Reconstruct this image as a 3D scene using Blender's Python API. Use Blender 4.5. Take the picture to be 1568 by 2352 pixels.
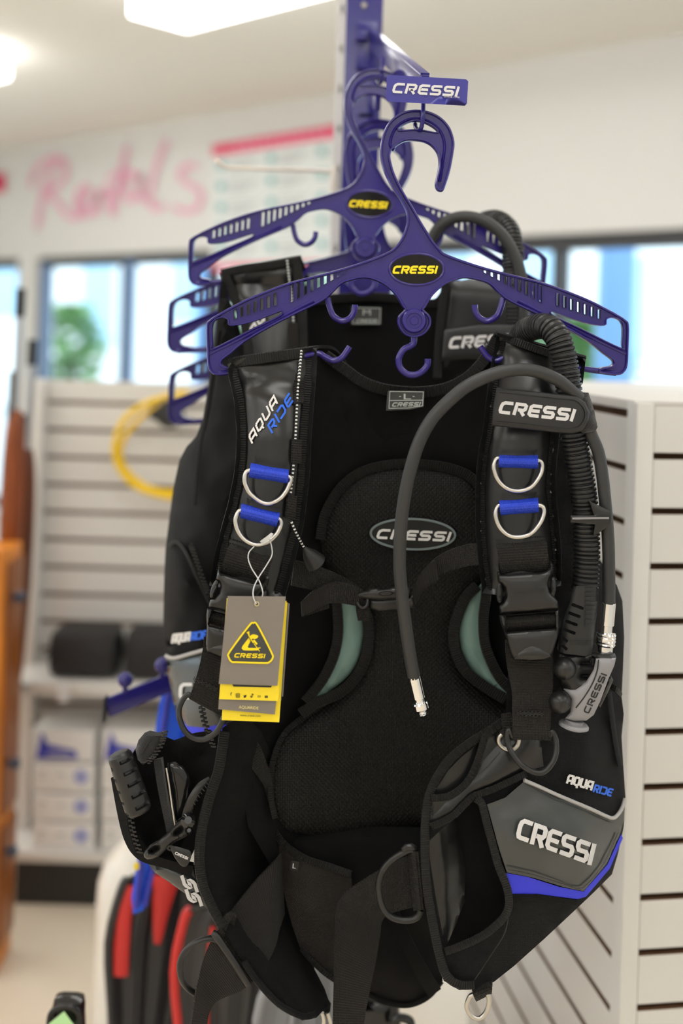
import bpy, bmesh, math, random
import numpy as np
from mathutils import Vector, Matrix, geometry, noise

random.seed(7)
for o in list(bpy.data.objects):
    bpy.data.objects.remove(o, do_unlink=True)
scene = bpy.context.scene
COL = scene.collection

# ------------------------------------------------------------------ camera
F, CX, CY, ROLL, H = 2600.0, 784.0, 768.0, math.radians(1.7), 1.52
D0 = 1.30                                   # distance of the front hanger
cd = bpy.data.cameras.new('camera')
cam = bpy.data.objects.new('camera', cd); COL.objects.link(cam)
cd.sensor_fit = 'HORIZONTAL'; cd.sensor_width = 24.0; cd.lens = F / 1568.0 * 24.0
cd.shift_y = -(1176.0 - CY) / 1568.0
cd.clip_start = .05; cd.clip_end = 200
_c, _s = math.cos(ROLL), math.sin(ROLL)
cam.matrix_world = Matrix(((_c, -_s, 0, 0), (0, 0, -1, 0), (_s, _c, 0, H), (0, 0, 0, 1)))
cd.dof.use_dof = True; cd.dof.focus_distance = 1.255; cd.dof.aperture_fstop = 1.9
scene.camera = cam

# ------------------------------------------------------------------ world, exposure
w = bpy.data.worlds.new('sky'); scene.world = w; w.use_nodes = True
bg = w.node_tree.nodes['Background']
bg.inputs[0].default_value = (.76, .90, 1.0, 1); bg.inputs[1].default_value = 3.4
vs = scene.view_settings
vs.view_transform = 'Standard'; vs.look = 'None'; vs.gamma = 1; vs.exposure = 0.0; vs.use_curve_mapping = False

# ------------------------------------------------------------------ basics
def P(px, py, d):
    """photo pixel (1568x2352) at depth d metres -> world point"""
    xc, yc = (px - CX) / F, -(py - CY) / F
    return Vector(((xc * _c - yc * _s) * d, d, (xc * _s + yc * _c) * d + H))

def lin(r, g, b):
    f = lambda v: (v / 255 / 12.92) if v / 255 <= .04045 else ((v / 255 + .055) / 1.055) ** 2.4
    return (f(r), f(g), f(b), 1)

MATS = {}
def mat(name, col, rough=.5, metal=0, kind=None, scale=1, strength=.3, emit=0, sheen=0, coat=0, var=0, trans=0, spec=.5, dist=.001):
    if name in MATS: return MATS[name]
    m = bpy.data.materials.new(name); m.use_nodes = True
    nt = m.node_tree; N = nt.nodes; L = nt.links
    b = N['Principled BSDF']
    b.inputs['Base Color'].default_value = col; b.inputs['Roughness'].default_value = rough
    b.inputs['Metallic'].default_value = metal; b.inputs['Specular IOR Level'].default_value = spec
    if sheen: b.inputs['Sheen Weight'].default_value = sheen; b.inputs['Sheen Roughness'].default_value = .5
    if coat: b.inputs['Coat Weight'].default_value = coat; b.inputs['Coat Roughness'].default_value = .1
    if trans: b.inputs['Transmission Weight'].default_value = trans
    if emit:
        b.inputs['Emission Color'].default_value = col; b.inputs['Emission Strength'].default_value = emit
    tc = N.new('ShaderNodeTexCoord'); h = None
    def wave(vec_socket, ax, sc, prof='SIN'):
        wv = N.new('ShaderNodeTexWave'); wv.bands_direction = ax; wv.wave_profile = prof
        wv.inputs['Scale'].default_value = sc; L.new(vec_socket, wv.inputs['Vector']); return wv.outputs['Fac']
    def math_(op, a, bb):
        mm = N.new('ShaderNodeMath'); mm.operation = op
        for i, v in enumerate((a, bb)):
            if isinstance(v, (int, float)): mm.inputs[i].default_value = v
            else: L.new(v, mm.inputs[i])
        return mm.outputs[0]
    if kind == 'ribs':          # ribs across a tape, uv in metres
        h = wave(tc.outputs['UV'], 'Y', .314 / (.0027 * scale))
    elif kind == 'web':         # webbing: ribs along + finer threads
        h = math_('ADD', wave(tc.outputs['UV'], 'Y', .314 / (.0027 * scale)), math_('MULTIPLY', wave(tc.outputs['UV'], 'X', .314 / .0013), .7))
    elif kind == 'stripe':
        h = wave(tc.outputs['UV'], 'Y', .314 / .0042)
        rp = N.new('ShaderNodeValToRGB'); rp.color_ramp.interpolation = 'CONSTANT'
        rp.color_ramp.elements[0].color = (.008, .008, .008, 1); rp.color_ramp.elements[1].position = .62; rp.color_ramp.elements[1].color = col
        L.new(h, rp.inputs[0]); L.new(rp.outputs[0], b.inputs['Base Color'])
    elif kind == 'weave':
        h = math_('MULTIPLY', wave(tc.outputs['UV'], 'Y', .314 / (.0012 * scale)), wave(tc.outputs['UV'], 'X', .314 / (.0012 * scale)))
    elif kind == 'mesh':
        mp = N.new('ShaderNodeMapping'); mp.inputs['Rotation'].default_value = (0, 0, math.radians(45))
        L.new(tc.outputs['UV'], mp.inputs['Vector'])
        vo = N.new('ShaderNodeTexVoronoi'); vo.voronoi_dimensions = '2D'; vo.inputs['Randomness'].default_value = 0
        vo.inputs['Scale'].default_value = 1 / (.0032 * scale); L.new(mp.outputs[0], vo.inputs['Vector'])
        rp = N.new('ShaderNodeValToRGB'); rp.color_ramp.elements[0].position = .28; rp.color_ramp.elements[1].position = .5
        L.new(vo.outputs['Distance'], rp.inputs[0]); h = rp.outputs[0]
    elif kind in ('noise', 'leather', 'fuzz'):
        nz = N.new('ShaderNodeTexNoise'); nz.inputs['Scale'].default_value = {'noise': 60, 'leather': 420, 'fuzz': 900}[kind] * scale
        nz.inputs['Detail'].default_value = 4; L.new(tc.outputs['Object'], nz.inputs['Vector']); h = nz.outputs['Fac']
    elif kind == 'wood':
        mp = N.new('ShaderNodeMapping'); mp.inputs['Scale'].default_value = (14, 14, 1.2); L.new(tc.outputs['Object'], mp.inputs['Vector'])
        nz = N.new('ShaderNodeTexNoise'); nz.inputs['Scale'].default_value = 3 * scale; nz.inputs['Detail'].default_value = 6
        L.new(mp.outputs[0], nz.inputs['Vector']); h = nz.outputs['Fac']
        mx = N.new('ShaderNodeMixRGB'); mx.inputs[1].default_value = tuple(c * .45 for c in col[:3]) + (1,); mx.inputs[2].default_value = col
        rp = N.new('ShaderNodeValToRGB'); rp.color_ramp.elements[0].position = .35; rp.color_ramp.elements[1].position = .6
        L.new(nz.outputs['Fac'], rp.inputs[0]); L.new(rp.outputs[0], mx.inputs[0]); L.new(mx.outputs[0], b.inputs['Base Color'])
    if var:
        nz = N.new('ShaderNodeTexNoise'); nz.inputs['Scale'].default_value = 3; nz.inputs['Detail'].default_value = 5
        L.new(tc.outputs['Object'], nz.inputs['Vector'])
        mx = N.new('ShaderNodeMixRGB'); mx.inputs[1].default_value = tuple(c * (1 - var) for c in col[:3]) + (1,)
        mx.inputs[2].default_value = tuple(min(1, c * (1 + var)) for c in col[:3]) + (1,)
        L.new(nz.outputs['Fac'], mx.inputs[0]); L.new(mx.outputs[0], b.inputs['Base Color'])
    if h is not None:
        bp = N.new('ShaderNodeBump'); bp.inputs['Strength'].default_value = strength; bp.inputs['Distance'].default_value = dist
        L.new(h, bp.inputs['Height']); L.new(bp.outputs[0], b.inputs['Normal'])
    MATS[name] = m; return m

M = dict(
    speckle=mat('black_white_cord', (.75, .75, .73, 1), .6, kind='stripe'),

    nylon=mat('black_nylon', (.0060, .0059, .0063, 1), .75, kind='weave', strength=.35, sheen=.02, spec=.10),
    cordura=mat('black_cordura', (.0065, .0066, .0075, 1), .7, kind='weave', strength=.5, sheen=.03, spec=.14),
    vinyl=mat('black_coated_vinyl', (.0085, .009, .0095, 1), .29, kind='leather', strength=.05, spec=.48),
    pocket=mat('grey_coated_vinyl', (.045, .050, .050, 1), .26, kind='leather', strength=.05, spec=.6),
    binding=mat('black_binding', (.0075, .0072, .0068, 1), .62, kind='ribs', strength=1, dist=.0014, sheen=.04, spec=.22),
    web=mat('black_webbing', (.0112, .0092, .0076, 1), .55, kind='web', strength=.9, dist=.0013, sheen=.04, spec=.28),
    mesh=mat('black_air_mesh', (.0105, .0099, .0093, 1), .62, kind='mesh', scale=1.2, strength=1, dist=.002, spec=.22),
    finemesh=mat('fine_brown_black_mesh', (.022, .019, .016, 1), .6, kind='mesh', scale=.62, strength=.8, spec=.25),
    bluefab=mat('blue_fabric', lin(52, 58, 222), .6, kind='weave', strength=.3),
    blueweb=mat('blue_webbing', lin(34, 66, 205), .5, kind='web', strength=.6),
    teal=mat('grey_green_lining', lin(112, 140, 132), .65, kind='weave', strength=.4),
    rubber=mat('dark_grey_rubber_hose', (.026, .027, .028, 1), .5, kind='fuzz', strength=.05),
    rubberblk=mat('black_rubber', (.0105, .011, .0115, 1), .40, kind='fuzz', strength=.06),
    plastic=mat('black_moulded_plastic', (.011, .011, .011, 1), .34, kind='fuzz', strength=.12),
    gloss=mat('black_gloss', (.008, .008, .009, 1), .14),
    velcro=mat('black_velcro', (.009, .009, .010, 1), .9, kind='fuzz', strength=1, sheen=.3),
    steel=mat('brushed_steel', (.58, .56, .52, 1), .34, 1),
    chrome=mat('chrome', (.85, .86, .88, 1), .10, 1),
    indigo=mat('indigo_plastic', lin(44, 34, 116), .22, kind='fuzz', strength=.02),
    indigopaint=mat('indigo_paint', lin(36, 32, 112), .2, kind='fuzz', strength=.02),
    white=mat('white_print', (.66, .65, .65, 1), .5),
    thread=mat('white_embroidery', (.75, .74, .73, 1), .6, kind='ribs', strength=.4),
    bluethread=mat('blue_embroidery', lin(30, 100, 225), .5),
    yellow=mat('yellow_print', lin(255, 226, 20), .5),
    yellowcard=mat('yellow_card', lin(250, 222, 40), .5),
    greycard=mat('grey_card', lin(128, 120, 112), .45),
    darkcard=mat('dark_grey_card', lin(64, 66, 64), .5),
    ink=mat('black_ink', (.012, .012, .012, 1), .5),
    badge=mat('black_badge', (.006, .005, .0045, 1), .16, spec=.3),
    piping=mat('silver_piping', lin(172, 170, 168), .45),
    greyplastic=mat('grey_plastic', lin(140, 139, 142), .42),
    nylonline=mat('clear_nylon_line', (.6, .6, .6, 1), .25),
    labelgrey=mat('grey_woven_label', lin(54, 54, 54), .6),
    labelink=mat('silver_label_thread', lin(176, 182, 178), .6),
    patchedge=mat('grey_green_patch_edge', lin(110, 122, 124), .6),
    laminate=mat('white_laminate', lin(216, 214, 209), .42),
    mdf=mat('brown_mdf_groove', lin(112, 80, 54), .8, kind='noise', strength=.1),
    wall=mat('white_wall_paint', lin(220, 219, 216), .8, kind='noise', strength=.05),
    ceiling=mat('ceiling_paint', lin(240, 236, 229), .85),
    frame=mat('dark_window_frame', lin(44, 44, 46), .5),
    floor=mat('polished_concrete', lin(224, 211, 191), .30, var=.07),
    lamp=mat('lamp_diffuser', (1, .995, .98, 1), .5, emit=6.3),
    pink=mat('pink_vinyl_lettering', lin(240, 168, 196), .5),
    hotpink=mat('hot_pink_print', lin(226, 20, 92), .5),
    posterwhite=mat('poster_paper', lin(222, 226, 226), .6),
    tealprint=mat('teal_print', lin(92, 168, 165), .6),
    greyprint=mat('grey_print', lin(168, 170, 168), .6),
    kick=mat('black_kickboard', lin(34, 33, 31), .6),
    bluebright=mat('bright_blue_plastic', lin(8, 88, 235), .35),
    bluedeep=mat('deep_blue_print', lin(52, 58, 176), .5),
    yellowhose=mat('yellow_hose', lin(246, 204, 20), .4),
    orangewood=mat('orange_varnished_wood', lin(226, 134, 20), .4, kind='wood', strength=.05),
    brownwood=mat('brown_varnished_wood', lin(150, 82, 20), .4, kind='wood', strength=.05),
    red=mat('red_fin_rubber', lin(210, 50, 46), .5),
    finblk=mat('black_fin_rubber', (.020, .021, .023, 1), .4, kind='noise', strength=.1),
    tank=mat('white_tank_paint', lin(226, 222, 214), .25),
    green=mat('pale_green_sticker', lin(186, 232, 168), .6),
    glass=mat('window_glass', (.93, .97, 1, 1), .02, trans=1),
)
_g = M['glass'].node_tree; _b = _g.nodes['Principled BSDF']; _b.inputs['IOR'].default_value = 1.02; _b.inputs['Specular IOR Level'].default_value = .3

CUR = [Vector((0, 0, 0))]
def thing(name, label, cat, loc=(0, 0, 0), group=None):
    o = bpy.data.objects.new(name, None); COL.objects.link(o)
    o.location = loc; o.empty_display_size = .05
    o['label'] = label; o['category'] = cat
    if group: o['group'] = group
    CUR[0] = Vector(loc)
    return o

def tag(o, label, cat, group=None):
    o['label'] = label; o['category'] = cat
    if group: o['group'] = group
    return o

def mk(name, verts, faces, m, par=None, uvs=None, sharp=38, world=True):
    """verts in world space; stored relative to the current thing's base"""
    if par is None: CUR[0] = Vector((0, 0, 0))
    me = bpy.data.meshes.new(name)
    off = CUR[0] if world else Vector((0, 0, 0))
    me.from_pydata([tuple(Vector(v) - off) for v in verts], [], [tuple(f) for f in faces])
    if uvs is not None:
        ul = me.uv_layers.new(name='UVMap')
        li = np.empty(len(me.loops), dtype=np.int32); me.loops.foreach_get('vertex_index', li)
        ul.data.foreach_set('uv', np.asarray(uvs, dtype=np.float32)[li].ravel())
    me.materials.append(m if not isinstance(m, str) else M[m])
    me.polygons.foreach_set('use_smooth', [True] * len(me.polygons))
    me.set_sharp_from_angle(angle=math.radians(sharp))
    me.update()
    o = bpy.data.objects.new(name, me); COL.objects.link(o)
    if par is not None: o.parent = par
    return o

def struct(o):
    o['kind'] = 'structure'; return o

def cr(pts, n=6, closed=False):
    """catmull-rom through points of any dimension"""
    pts = [np.array(p, dtype=float) for p in pts]; k = len(pts); out = []
    if k < 3 or n <= 1: return [tuple(p) for p in pts]
    rng = range(k) if closed else range(k - 1)
    for i in rng:
        if closed: a, b, c, d = pts[(i - 1) % k], pts[i], pts[(i + 1) % k], pts[(i + 2) % k]
        else: a, b, c, d = pts[max(i - 1, 0)], pts[i], pts[i + 1], pts[min(i + 2, k - 1)]
        for j in range(n):
            t = j / n
            out.append(tuple(.5 * ((2 * b) + (c - a) * t + (2 * a - 5 * b + 4 * c - d) * t * t + (3 * b - a - 3 * c + d) * t ** 3)))
    if not closed: out.append(tuple(pts[-1]))
    return out

def resample(pts, step, closed=True):
    out = []; k = len(pts)
    for i in range(k if closed else k - 1):
        a, b = np.array(pts[i], float), np.array(pts[(i + 1) % k], float)
        n = max(1, int(math.ceil(np.linalg.norm(b - a) / step)))
        for j in range(n): out.append(tuple(a + (b - a) * j / n))
    if not closed: out.append(tuple(pts[-1]))
    return out

def lerp(x, xs, ys):
    return float(np.interp(x, xs, ys))

def inside(pts, loops):
    x, y = pts[:, 0], pts[:, 1]; c = np.zeros(len(pts), bool)
    for lp in loops:
        a = np.array(lp); b = np.roll(a, -1, 0)
        for (x1, y1), (x2, y2) in zip(a, b):
            if y1 == y2: continue
            m = ((y1 > y) != (y2 > y)) & (x < (x2 - x1) * (y - y1) / (y2 - y1) + x1)
            c ^= m
    return c

def bdist(pts, loops):
    d = np.full(len(pts), 1e9)
    for lp in loops:
        a = np.array(lp); b = np.roll(a, -1, 0)
        for p, q in zip(a, b):
            v = q - p; l2 = v @ v
            if l2 < 1e-12: continue
            t = np.clip(((pts - p) @ v) / l2, 0, 1)
            d = np.minimum(d, np.linalg.norm(pts - (p + t[:, None] * v), axis=1))
    return d

def cdt(loops, step, insets=()):
    """triangulate outline + holes with interior grid points, 2-D"""
    bpts = []; edges = []
    for lp in loops:
        o = len(bpts); k = len(lp); bpts += lp
        edges += [(o + i, o + (i + 1) % k) for i in range(k)]
    A = np.array(loops[0]); x0, y0 = A.min(0); x1, y1 = A.max(0)
    gx, gy = np.meshgrid(np.arange(x0 + step * .5, x1, step), np.arange(y0 + step * .5, y1, step))
    gx = gx + ((np.arange(gx.shape[0]) % 2) * step * .5)[:, None]
    g = np.stack([gx.ravel(), gy.ravel()], 1)
    keep = np.zeros((0, 2))
    if len(g):
        g = g[inside(g, loops)]
        if len(g): keep = g[bdist(g, loops) > max([step * .55] + [i * 1.25 for i in insets])]
    for ins in insets:
        q = []
        for lp in loops:
            a = np.array(lp); t = np.roll(a, -1, 0) - np.roll(a, 1, 0)
            n = np.stack([-t[:, 1], t[:, 0]], 1); n /= (np.linalg.norm(n, axis=1)[:, None] + 1e-9)
            for s in (1, -1): q.append(a + n * s * ins)
        q = np.concatenate(q); q = q[inside(q, loops)]
        if len(q): q = q[bdist(q, loops) > ins * .93]
        keep = np.concatenate([keep, q])
    vs_ = [Vector(p) for p in bpts] + [Vector(p) for p in keep]
    r = geometry.delaunay_2d_cdt(vs_, edges, [], 0, 1e-5)
    V = np.array([tuple(v) for v in r[0]]); Fc = np.array([tuple(f) for f in r[2]])
    ok = inside(V[Fc].mean(1), loops)
    Fc = [tuple(int(i) for i in f) for f in Fc[ok]]
    return V, Fc

def solid(V, Fc, ffront, fback):
    """front/back/rim from a 2-D triangulation; ffront/fback: (i) -> world point"""
    n = len(V); vf = [ffront(i) for i in range(n)]; vb = [fback(i) for i in range(n)]
    a, b, c = Fc[0]
    faces = []; cnt = {}
    for f in Fc:
        a, b, c = f
        nrm = (vf[b] - vf[a]).cross(vf[c] - vf[a])
        if nrm.dot(vb[a] - vf[a]) > 0: f = (a, c, b)
        faces.append(f)
        for i in range(3):
            e = (f[i], f[(i + 1) % 3]); cnt[e] = cnt.get(e, 0) + 1
    rim = [(e[0], e[1]) for e in cnt if (e[1], e[0]) not in cnt]
    out = list(faces) + [(f[2] + n, f[1] + n, f[0] + n) for f in faces] + [(a + n, b + n, b, a) for a, b in rim]
    return vf + vb, out

def sheet(name, out, depth, m, par, thick=.004, step=14, holes=(), smooth=0, bulge=0, fall=20, insets=(), wr=0, wrs=90, wrf=None):
    if not callable(depth):
        dv = depth; depth = lambda x, y: dv
    loops = []
    for lp in [out] + list(holes):
        lp = [tuple(p[:2]) for p in lp]
        if smooth: lp = cr(lp, smooth, True)
        loops.append(resample(lp, step))
    V, Fc = cdt(loops, step, insets)
    ds = bdist(V, loops)
    def front(i):
        x, y = V[i]; d = depth(x, y)
        if bulge: d -= bulge * (1 - math.exp(-ds[i] / fall))
        if wr:
            k = min(1, ds[i] / 25)
            d -= wr * k * noise.noise(Vector((x / wrs, y / wrs * .7, 3.1))) + wr * .5 * k * noise.noise(Vector((x / wrs * 2.3, y / wrs * 2, 9)))
        if wrf: d -= wrf(x, y) * min(1, ds[i] / 15)
        return P(x, y, d)
    back = lambda i: P(V[i][0], V[i][1], depth(*V[i]) + thick)
    verts, faces = solid(V, Fc, front, back)
    uv = [(x / 2000, -y / 2000) for x, y in V] * 2
    return mk(name, verts, faces, m, par, uv)

def band(name, pts, wd, depth, m, par, lift=.003, smooth=6, closed=False, eps=.0008, step=10):
    """binding tape lying along px polyline"""
    if not callable(depth):
        dv = depth; depth = lambda x, y: dv
    pl = [tuple(p[:2]) for p in pts]
    if smooth: pl = cr(pl, smooth, closed)
    pl = resample(pl, step, closed)
    a = np.array(pl); n_ = len(a)
    if closed: t = np.roll(a, -1, 0) - np.roll(a, 1, 0)
    else: t = np.gradient(a, axis=0)
    nr = np.stack([-t[:, 1], t[:, 0]], 1); nr /= (np.linalg.norm(nr, axis=1)[:, None] + 1e-9)
    sec = [(-.5, -.001), (-.5, .0), (-.42, lift * .8), (0, lift), (.42, lift * .8), (.5, 0), (.5, -.001)]
    seg = np.linalg.norm(np.diff(a, axis=0), axis=1); s = np.concatenate([[0], np.cumsum(seg)])
    V = []; uv = []
    wf = wd if callable(wd) else (lambda t_: wd)
    for i in range(n_):
        ww = wf(i / max(1, n_ - 1))
        for o, l in sec:
            q = a[i] + nr[i] * ww * o
            V.append(P(q[0], q[1], depth(q[0], q[1]) - l - eps)); uv.append((o * ww / 2000, s[i] / 2000))
    k = len(sec); fs = []
    for i in range(n_ if closed else n_ - 1):
        j = (i + 1) % n_
        for c in range(k):
            e = (c + 1) % k
            fs.append((i * k + c, i * k + e, j * k + e, j * k + c))
    if not closed: fs += [tuple(range(k)), tuple(reversed(range((n_ - 1) * k, n_ * k)))]
    return mk(name, V, fs, m, par, uv)

def strip(name, rows, m, par, t=.0022, n=6, ac=4):
    """webbing: rows of (left, right) points (px,py,d)"""
    R = cr([tuple(l) + tuple(r) for l, r in rows], n)
    W = []
    for r in R:
        l, q = P(*r[:3]), P(*r[3:]); W.append([l.lerp(q, j / ac) for j in range(ac + 1)])
    k = ac + 1; nr = len(W); N = [[None] * k for _ in range(nr)]
    for i in range(nr):
        for j in range(k):
            du = W[min(i + 1, nr - 1)][j] - W[max(i - 1, 0)][j]; dv = W[i][min(j + 1, ac)] - W[i][max(j - 1, 0)]
            v = du.cross(dv); N[i][j] = v.normalized() if v.length > 1e-12 else Vector((0, -1, 0))
    V = []; uv = []; s = 0
    for i in range(nr):
        if i: s += (W[i][ac // 2] - W[i - 1][ac // 2]).length
        wdt = (W[i][-1] - W[i][0]).length
        for sg in (1, -1):
            for j in range(k):
                V.append(W[i][j] + N[i][j] * t * .5 * sg); uv.append((wdt * j / ac, s))
    fs = []
    st = 2 * k
    for i in range(nr - 1):
        a, b = i * st, (i + 1) * st
        for j in range(ac):
            fs.append((a + j, a + j + 1, b + j + 1, b + j)); fs.append((a + k + j + 1, a + k + j, b + k + j, b + k + j + 1))
        fs.append((a + k, a, b, b + k)); fs.append((a + ac, a + k + ac, b + k + ac, b + ac))
    for a in (0, (nr - 1) * st):
        for j in range(ac): fs.append((a + j, a + j + 1, a + k + j + 1, a + k + j))
    o = mk(name, V, fs, m, par, uv)
    bm = bmesh.new(); bm.from_mesh(o.data); bmesh.ops.recalc_face_normals(bm, faces=bm.faces); bm.to_mesh(o.data); bm.free()
    return o

def sweep(path, r, segs=12, closed=False, flat=1.0, rf=None):
    """tube along world points -> verts, faces, uvs"""
    n_ = len(path); path = [Vector(p) for p in path]
    T = []
    for i in range(n_):
        if closed: t = path[(i + 1) % n_] - path[i - 1]
        else: t = path[min(i + 1, n_ - 1)] - path[max(i - 1, 0)]
        T.append(t.normalized() if t.length > 1e-12 else Vector((0, 0, 1)))
    up = Vector((0, 1, 0)) if abs(T[0].y) < .9 else Vector((1, 0, 0))
    nrm = (up - T[0] * up.dot(T[0])).normalized(); Ns = [nrm]
    for i in range(1, n_):
        nrm = nrm - T[i] * nrm.dot(T[i]); nrm = nrm.normalized() if nrm.length > 1e-9 else Ns[-1]; Ns.append(nrm)
    V = []; uv = []; s = 0
    for i in range(n_):
        if i: s += (path[i] - path[i - 1]).length
        B = T[i].cross(Ns[i]); rr = rf(s) if rf else (r(i / (n_ - 1)) if callable(r) else r)
        for j in range(segs):
            a = 2 * math.pi * j / segs
            V.append(path[i] + Ns[i] * math.cos(a) * rr * flat + B * math.sin(a) * rr); uv.append((j / segs, s))
    fs = []
    for i in range(n_ if closed else n_ - 1):
        k = (i + 1) % n_
        for j in range(segs):
            l = (j + 1) % segs; fs.append((i * segs + j, i * segs + l, k * segs + l, k * segs + j))
    if not closed: fs += [tuple(reversed(range(segs))), tuple(range((n_ - 1) * segs, n_ * segs))]
    return V, fs, uv

def tube(name, pts, r, m, par, segs=12, n=6, closed=False, flat=1.0, rf=None, world=False, dense=None):
    pl = cr([tuple(p) for p in pts], n, closed)
    W = [Vector(p) for p in pl] if world else [P(*p) for p in pl]
    if dense:
        W = [Vector(p) for p in resample([tuple(p) for p in W], dense, closed)]
    V, fs, uv = sweep(W, r, segs, closed, flat, rf)
    return mk(name, V, fs, m, par, uv)

def lathe(name, a, b, prof, m, par, segs=24):
    """prof: list of (t along a->b, radius)"""
    a, b = Vector(a), Vector(b); ax = (b - a); T = ax.normalized()
    up = Vector((0, 1, 0)) if abs(T.y) < .9 else Vector((1, 0, 0))
    N_ = (up - T * up.dot(T)).normalized(); B = T.cross(N_)
    V = []; fs = []; uv = []
    for t, r in prof:
        for j in range(segs):
            an = 2 * math.pi * j / segs; V.append(a + ax * t + N_ * math.cos(an) * r + B * math.sin(an) * r); uv.append((j / segs, t))
    for i in range(len(prof) - 1):
        for j in range(segs):
            l = (j + 1) % segs; fs.append((i * segs + j, i * segs + l, (i + 1) * segs + l, (i + 1) * segs + j))
    fs += [tuple(reversed(range(segs))), tuple(range((len(prof) - 1) * segs, len(prof) * segs))]
    return mk(name, V, fs, m, par, uv, sharp=35)

def box_mesh(c, s, axes=None, bev=0):
    """verts/faces of a box: centre, size, axes (3 unit vectors)"""
    bm = bmesh.new(); bmesh.ops.create_cube(bm, size=1)
    for v in bm.verts: v.co = Vector((v.co.x * s[0], v.co.y * s[1], v.co.z * s[2]))
    if bev: bmesh.ops.bevel(bm, geom=list(bm.edges), offset=bev, segments=2, affect='EDGES', profile=.6)
    ax = axes or (Vector((1, 0, 0)), Vector((0, 1, 0)), Vector((0, 0, 1)))
    c = Vector(c)
    for v in bm.verts: v.co = c + ax[0] * v.co.x + ax[1] * v.co.y + ax[2] * v.co.z
    bmesh.ops.recalc_face_normals(bm, faces=bm.faces)
    bm.verts.ensure_lookup_table()
    V = [v.co.copy() for v in bm.verts]; fs = [[v.index for v in f.verts] for f in bm.faces]; bm.free()
    return V, fs

def box(name, c, s, m, par=None, axes=None, bev=0):
    V, fs = box_mesh(c, s, axes, bev); return mk(name, V, fs, m, par)

def merge(*parts):
    V = []; fs = []
    for p in parts:
        o = len(V); V += list(p[0]); fs += [tuple(i + o for i in f) for f in p[1]]
    return V, fs

# ------------------------------------------------------------------ lettering from strokes
GLY = {
 'C': (1.0, [[(.98, .89), (.34, .89), (.16, .78), (.11, .62), (.11, .25), (.18, .13), (.32, .11), (.95, .11)]]),
 'R': (1.0, [[(.11, 0), (.11, .89), (.76, .89), (.88, .80), (.88, .55), (.76, .44), (.3, .44)], [(.5, .44), (.9, 0)]]),
 'E': (.95, [[(.97, .89), (.26, .89), (.12, .78), (.11, .22), (.25, .11), (.92, .11)], [(.2, .5), (.88, .5)]]),
 'S': (1.0, [[(.98, .89), (.24, .89), (.12, .80), (.12, .62), (.24, .50), (.78, .50), (.89, .40), (.89, .2), (.78, .11), (.03, .11)]]),
 'I': (.22, [[(.11, 0), (.11, 1)]]),
 'A': (1.0, [[(.11, 0), (.11, .72), (.24, .89), (.89, .89), (.89, 0)], [(.11, .36), (.89, .36)]]),
 'Q': (1.0, [[(.26, .11), (.11, .22), (.11, .78), (.26, .89), (.74, .89), (.89, .78), (.89, .22), (.74, .11), (.26, .11)], [(.62, .2), (.78, -.2)]]),
 'U': (1.0, [[(.11, 1), (.11, .22), (.24, .11), (.74, .11), (.89, .22), (.89, 1)]]),
 'D': (1.0, [[(.02, .89), (.74, .89), (.89, .76), (.89, .24), (.74, .11), (.02, .11)]]),
 ' ': (.5, []),
}
def stroke_quads(pl, hw):
    """offset polyline with mitres -> list of (left,right) px points"""
    a = np.array(pl, float); n_ = len(a); out = []
    for i in range(n_):
        d1 = a[i] - a[i - 1] if i else a[1] - a[0]
        d2 = a[i + 1] - a[i] if i < n_ - 1 else a[-1] - a[-2]
        d1 = d1 / (np.linalg.norm(d1) + 1e-9); d2 = d2 / (np.linalg.norm(d2) + 1e-9)
        n1 = np.array((-d1[1], d1[0])); n2 = np.array((-d2[1], d2[0])); m_ = n1 + n2; m_ /= (np.linalg.norm(m_) + 1e-9)
        k = hw / max(.5, m_ @ n1); out.append((a[i] + m_ * k, a[i] - m_ * k))
    return out

def strokes(name, polys, hw, depth, m, par, th=.0006, step=8, mapf=None):
    if not callable(depth):
        dv = depth; depth = lambda x, y: dv
    V = []; fs = []; uv = []
    mf = mapf or (lambda q, l: P(q[0], q[1], depth(q[0], q[1]) - l))
    for pi, pl in enumerate(polys):
        pl = resample(pl, step, False); q = stroke_quads(pl, hw[pi] if isinstance(hw, (list, tuple)) else hw); o = len(V)
        for i, (l, r) in enumerate(q):
            V += [mf(l, th), mf(r, th), mf(l, -.0008), mf(r, -.0008)]; uv += [(0, i * step / 2000)] * 4
        for i in range(len(q) - 1):
            a, b = o + 4 * i, o + 4 * i + 4
            fs += [(a, a + 1, b + 1, b), (a + 2, a, b, b + 2), (a + 1, a + 3, b + 3, b + 1)]
        a, b = o, o + 4 * (len(q) - 1)
        fs += [(a, a + 2, a + 3, a + 1), (b, b + 1, b + 3, b + 2)]
    return mk(name, V, fs, m, par, uv)

def word(name, text, org, u, v, depth, m, par, weight=.22, gap=.17, th=.0006, mapf=None, sx=None):
    """u: px vector of the whole baseline, v: px vector of the cap height"""
    tot = sum(GLY[c][0] for c in text) + gap * (len(text) - 1)
    u = np.array(u, float); v = np.array(v, float); org = np.array(org, float); x = 0; polys = []
    for c in text:
        w_, st = GLY[c]
        for pl in st: polys.append([tuple(org + u * (x + p[0]) / tot + v * p[1]) for p in pl])
        x += w_ + gap
    return strokes(name, polys, weight * np.linalg.norm(v) / 2, depth, m, par, th, max(3, np.linalg.norm(v) / 3), mapf)

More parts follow.
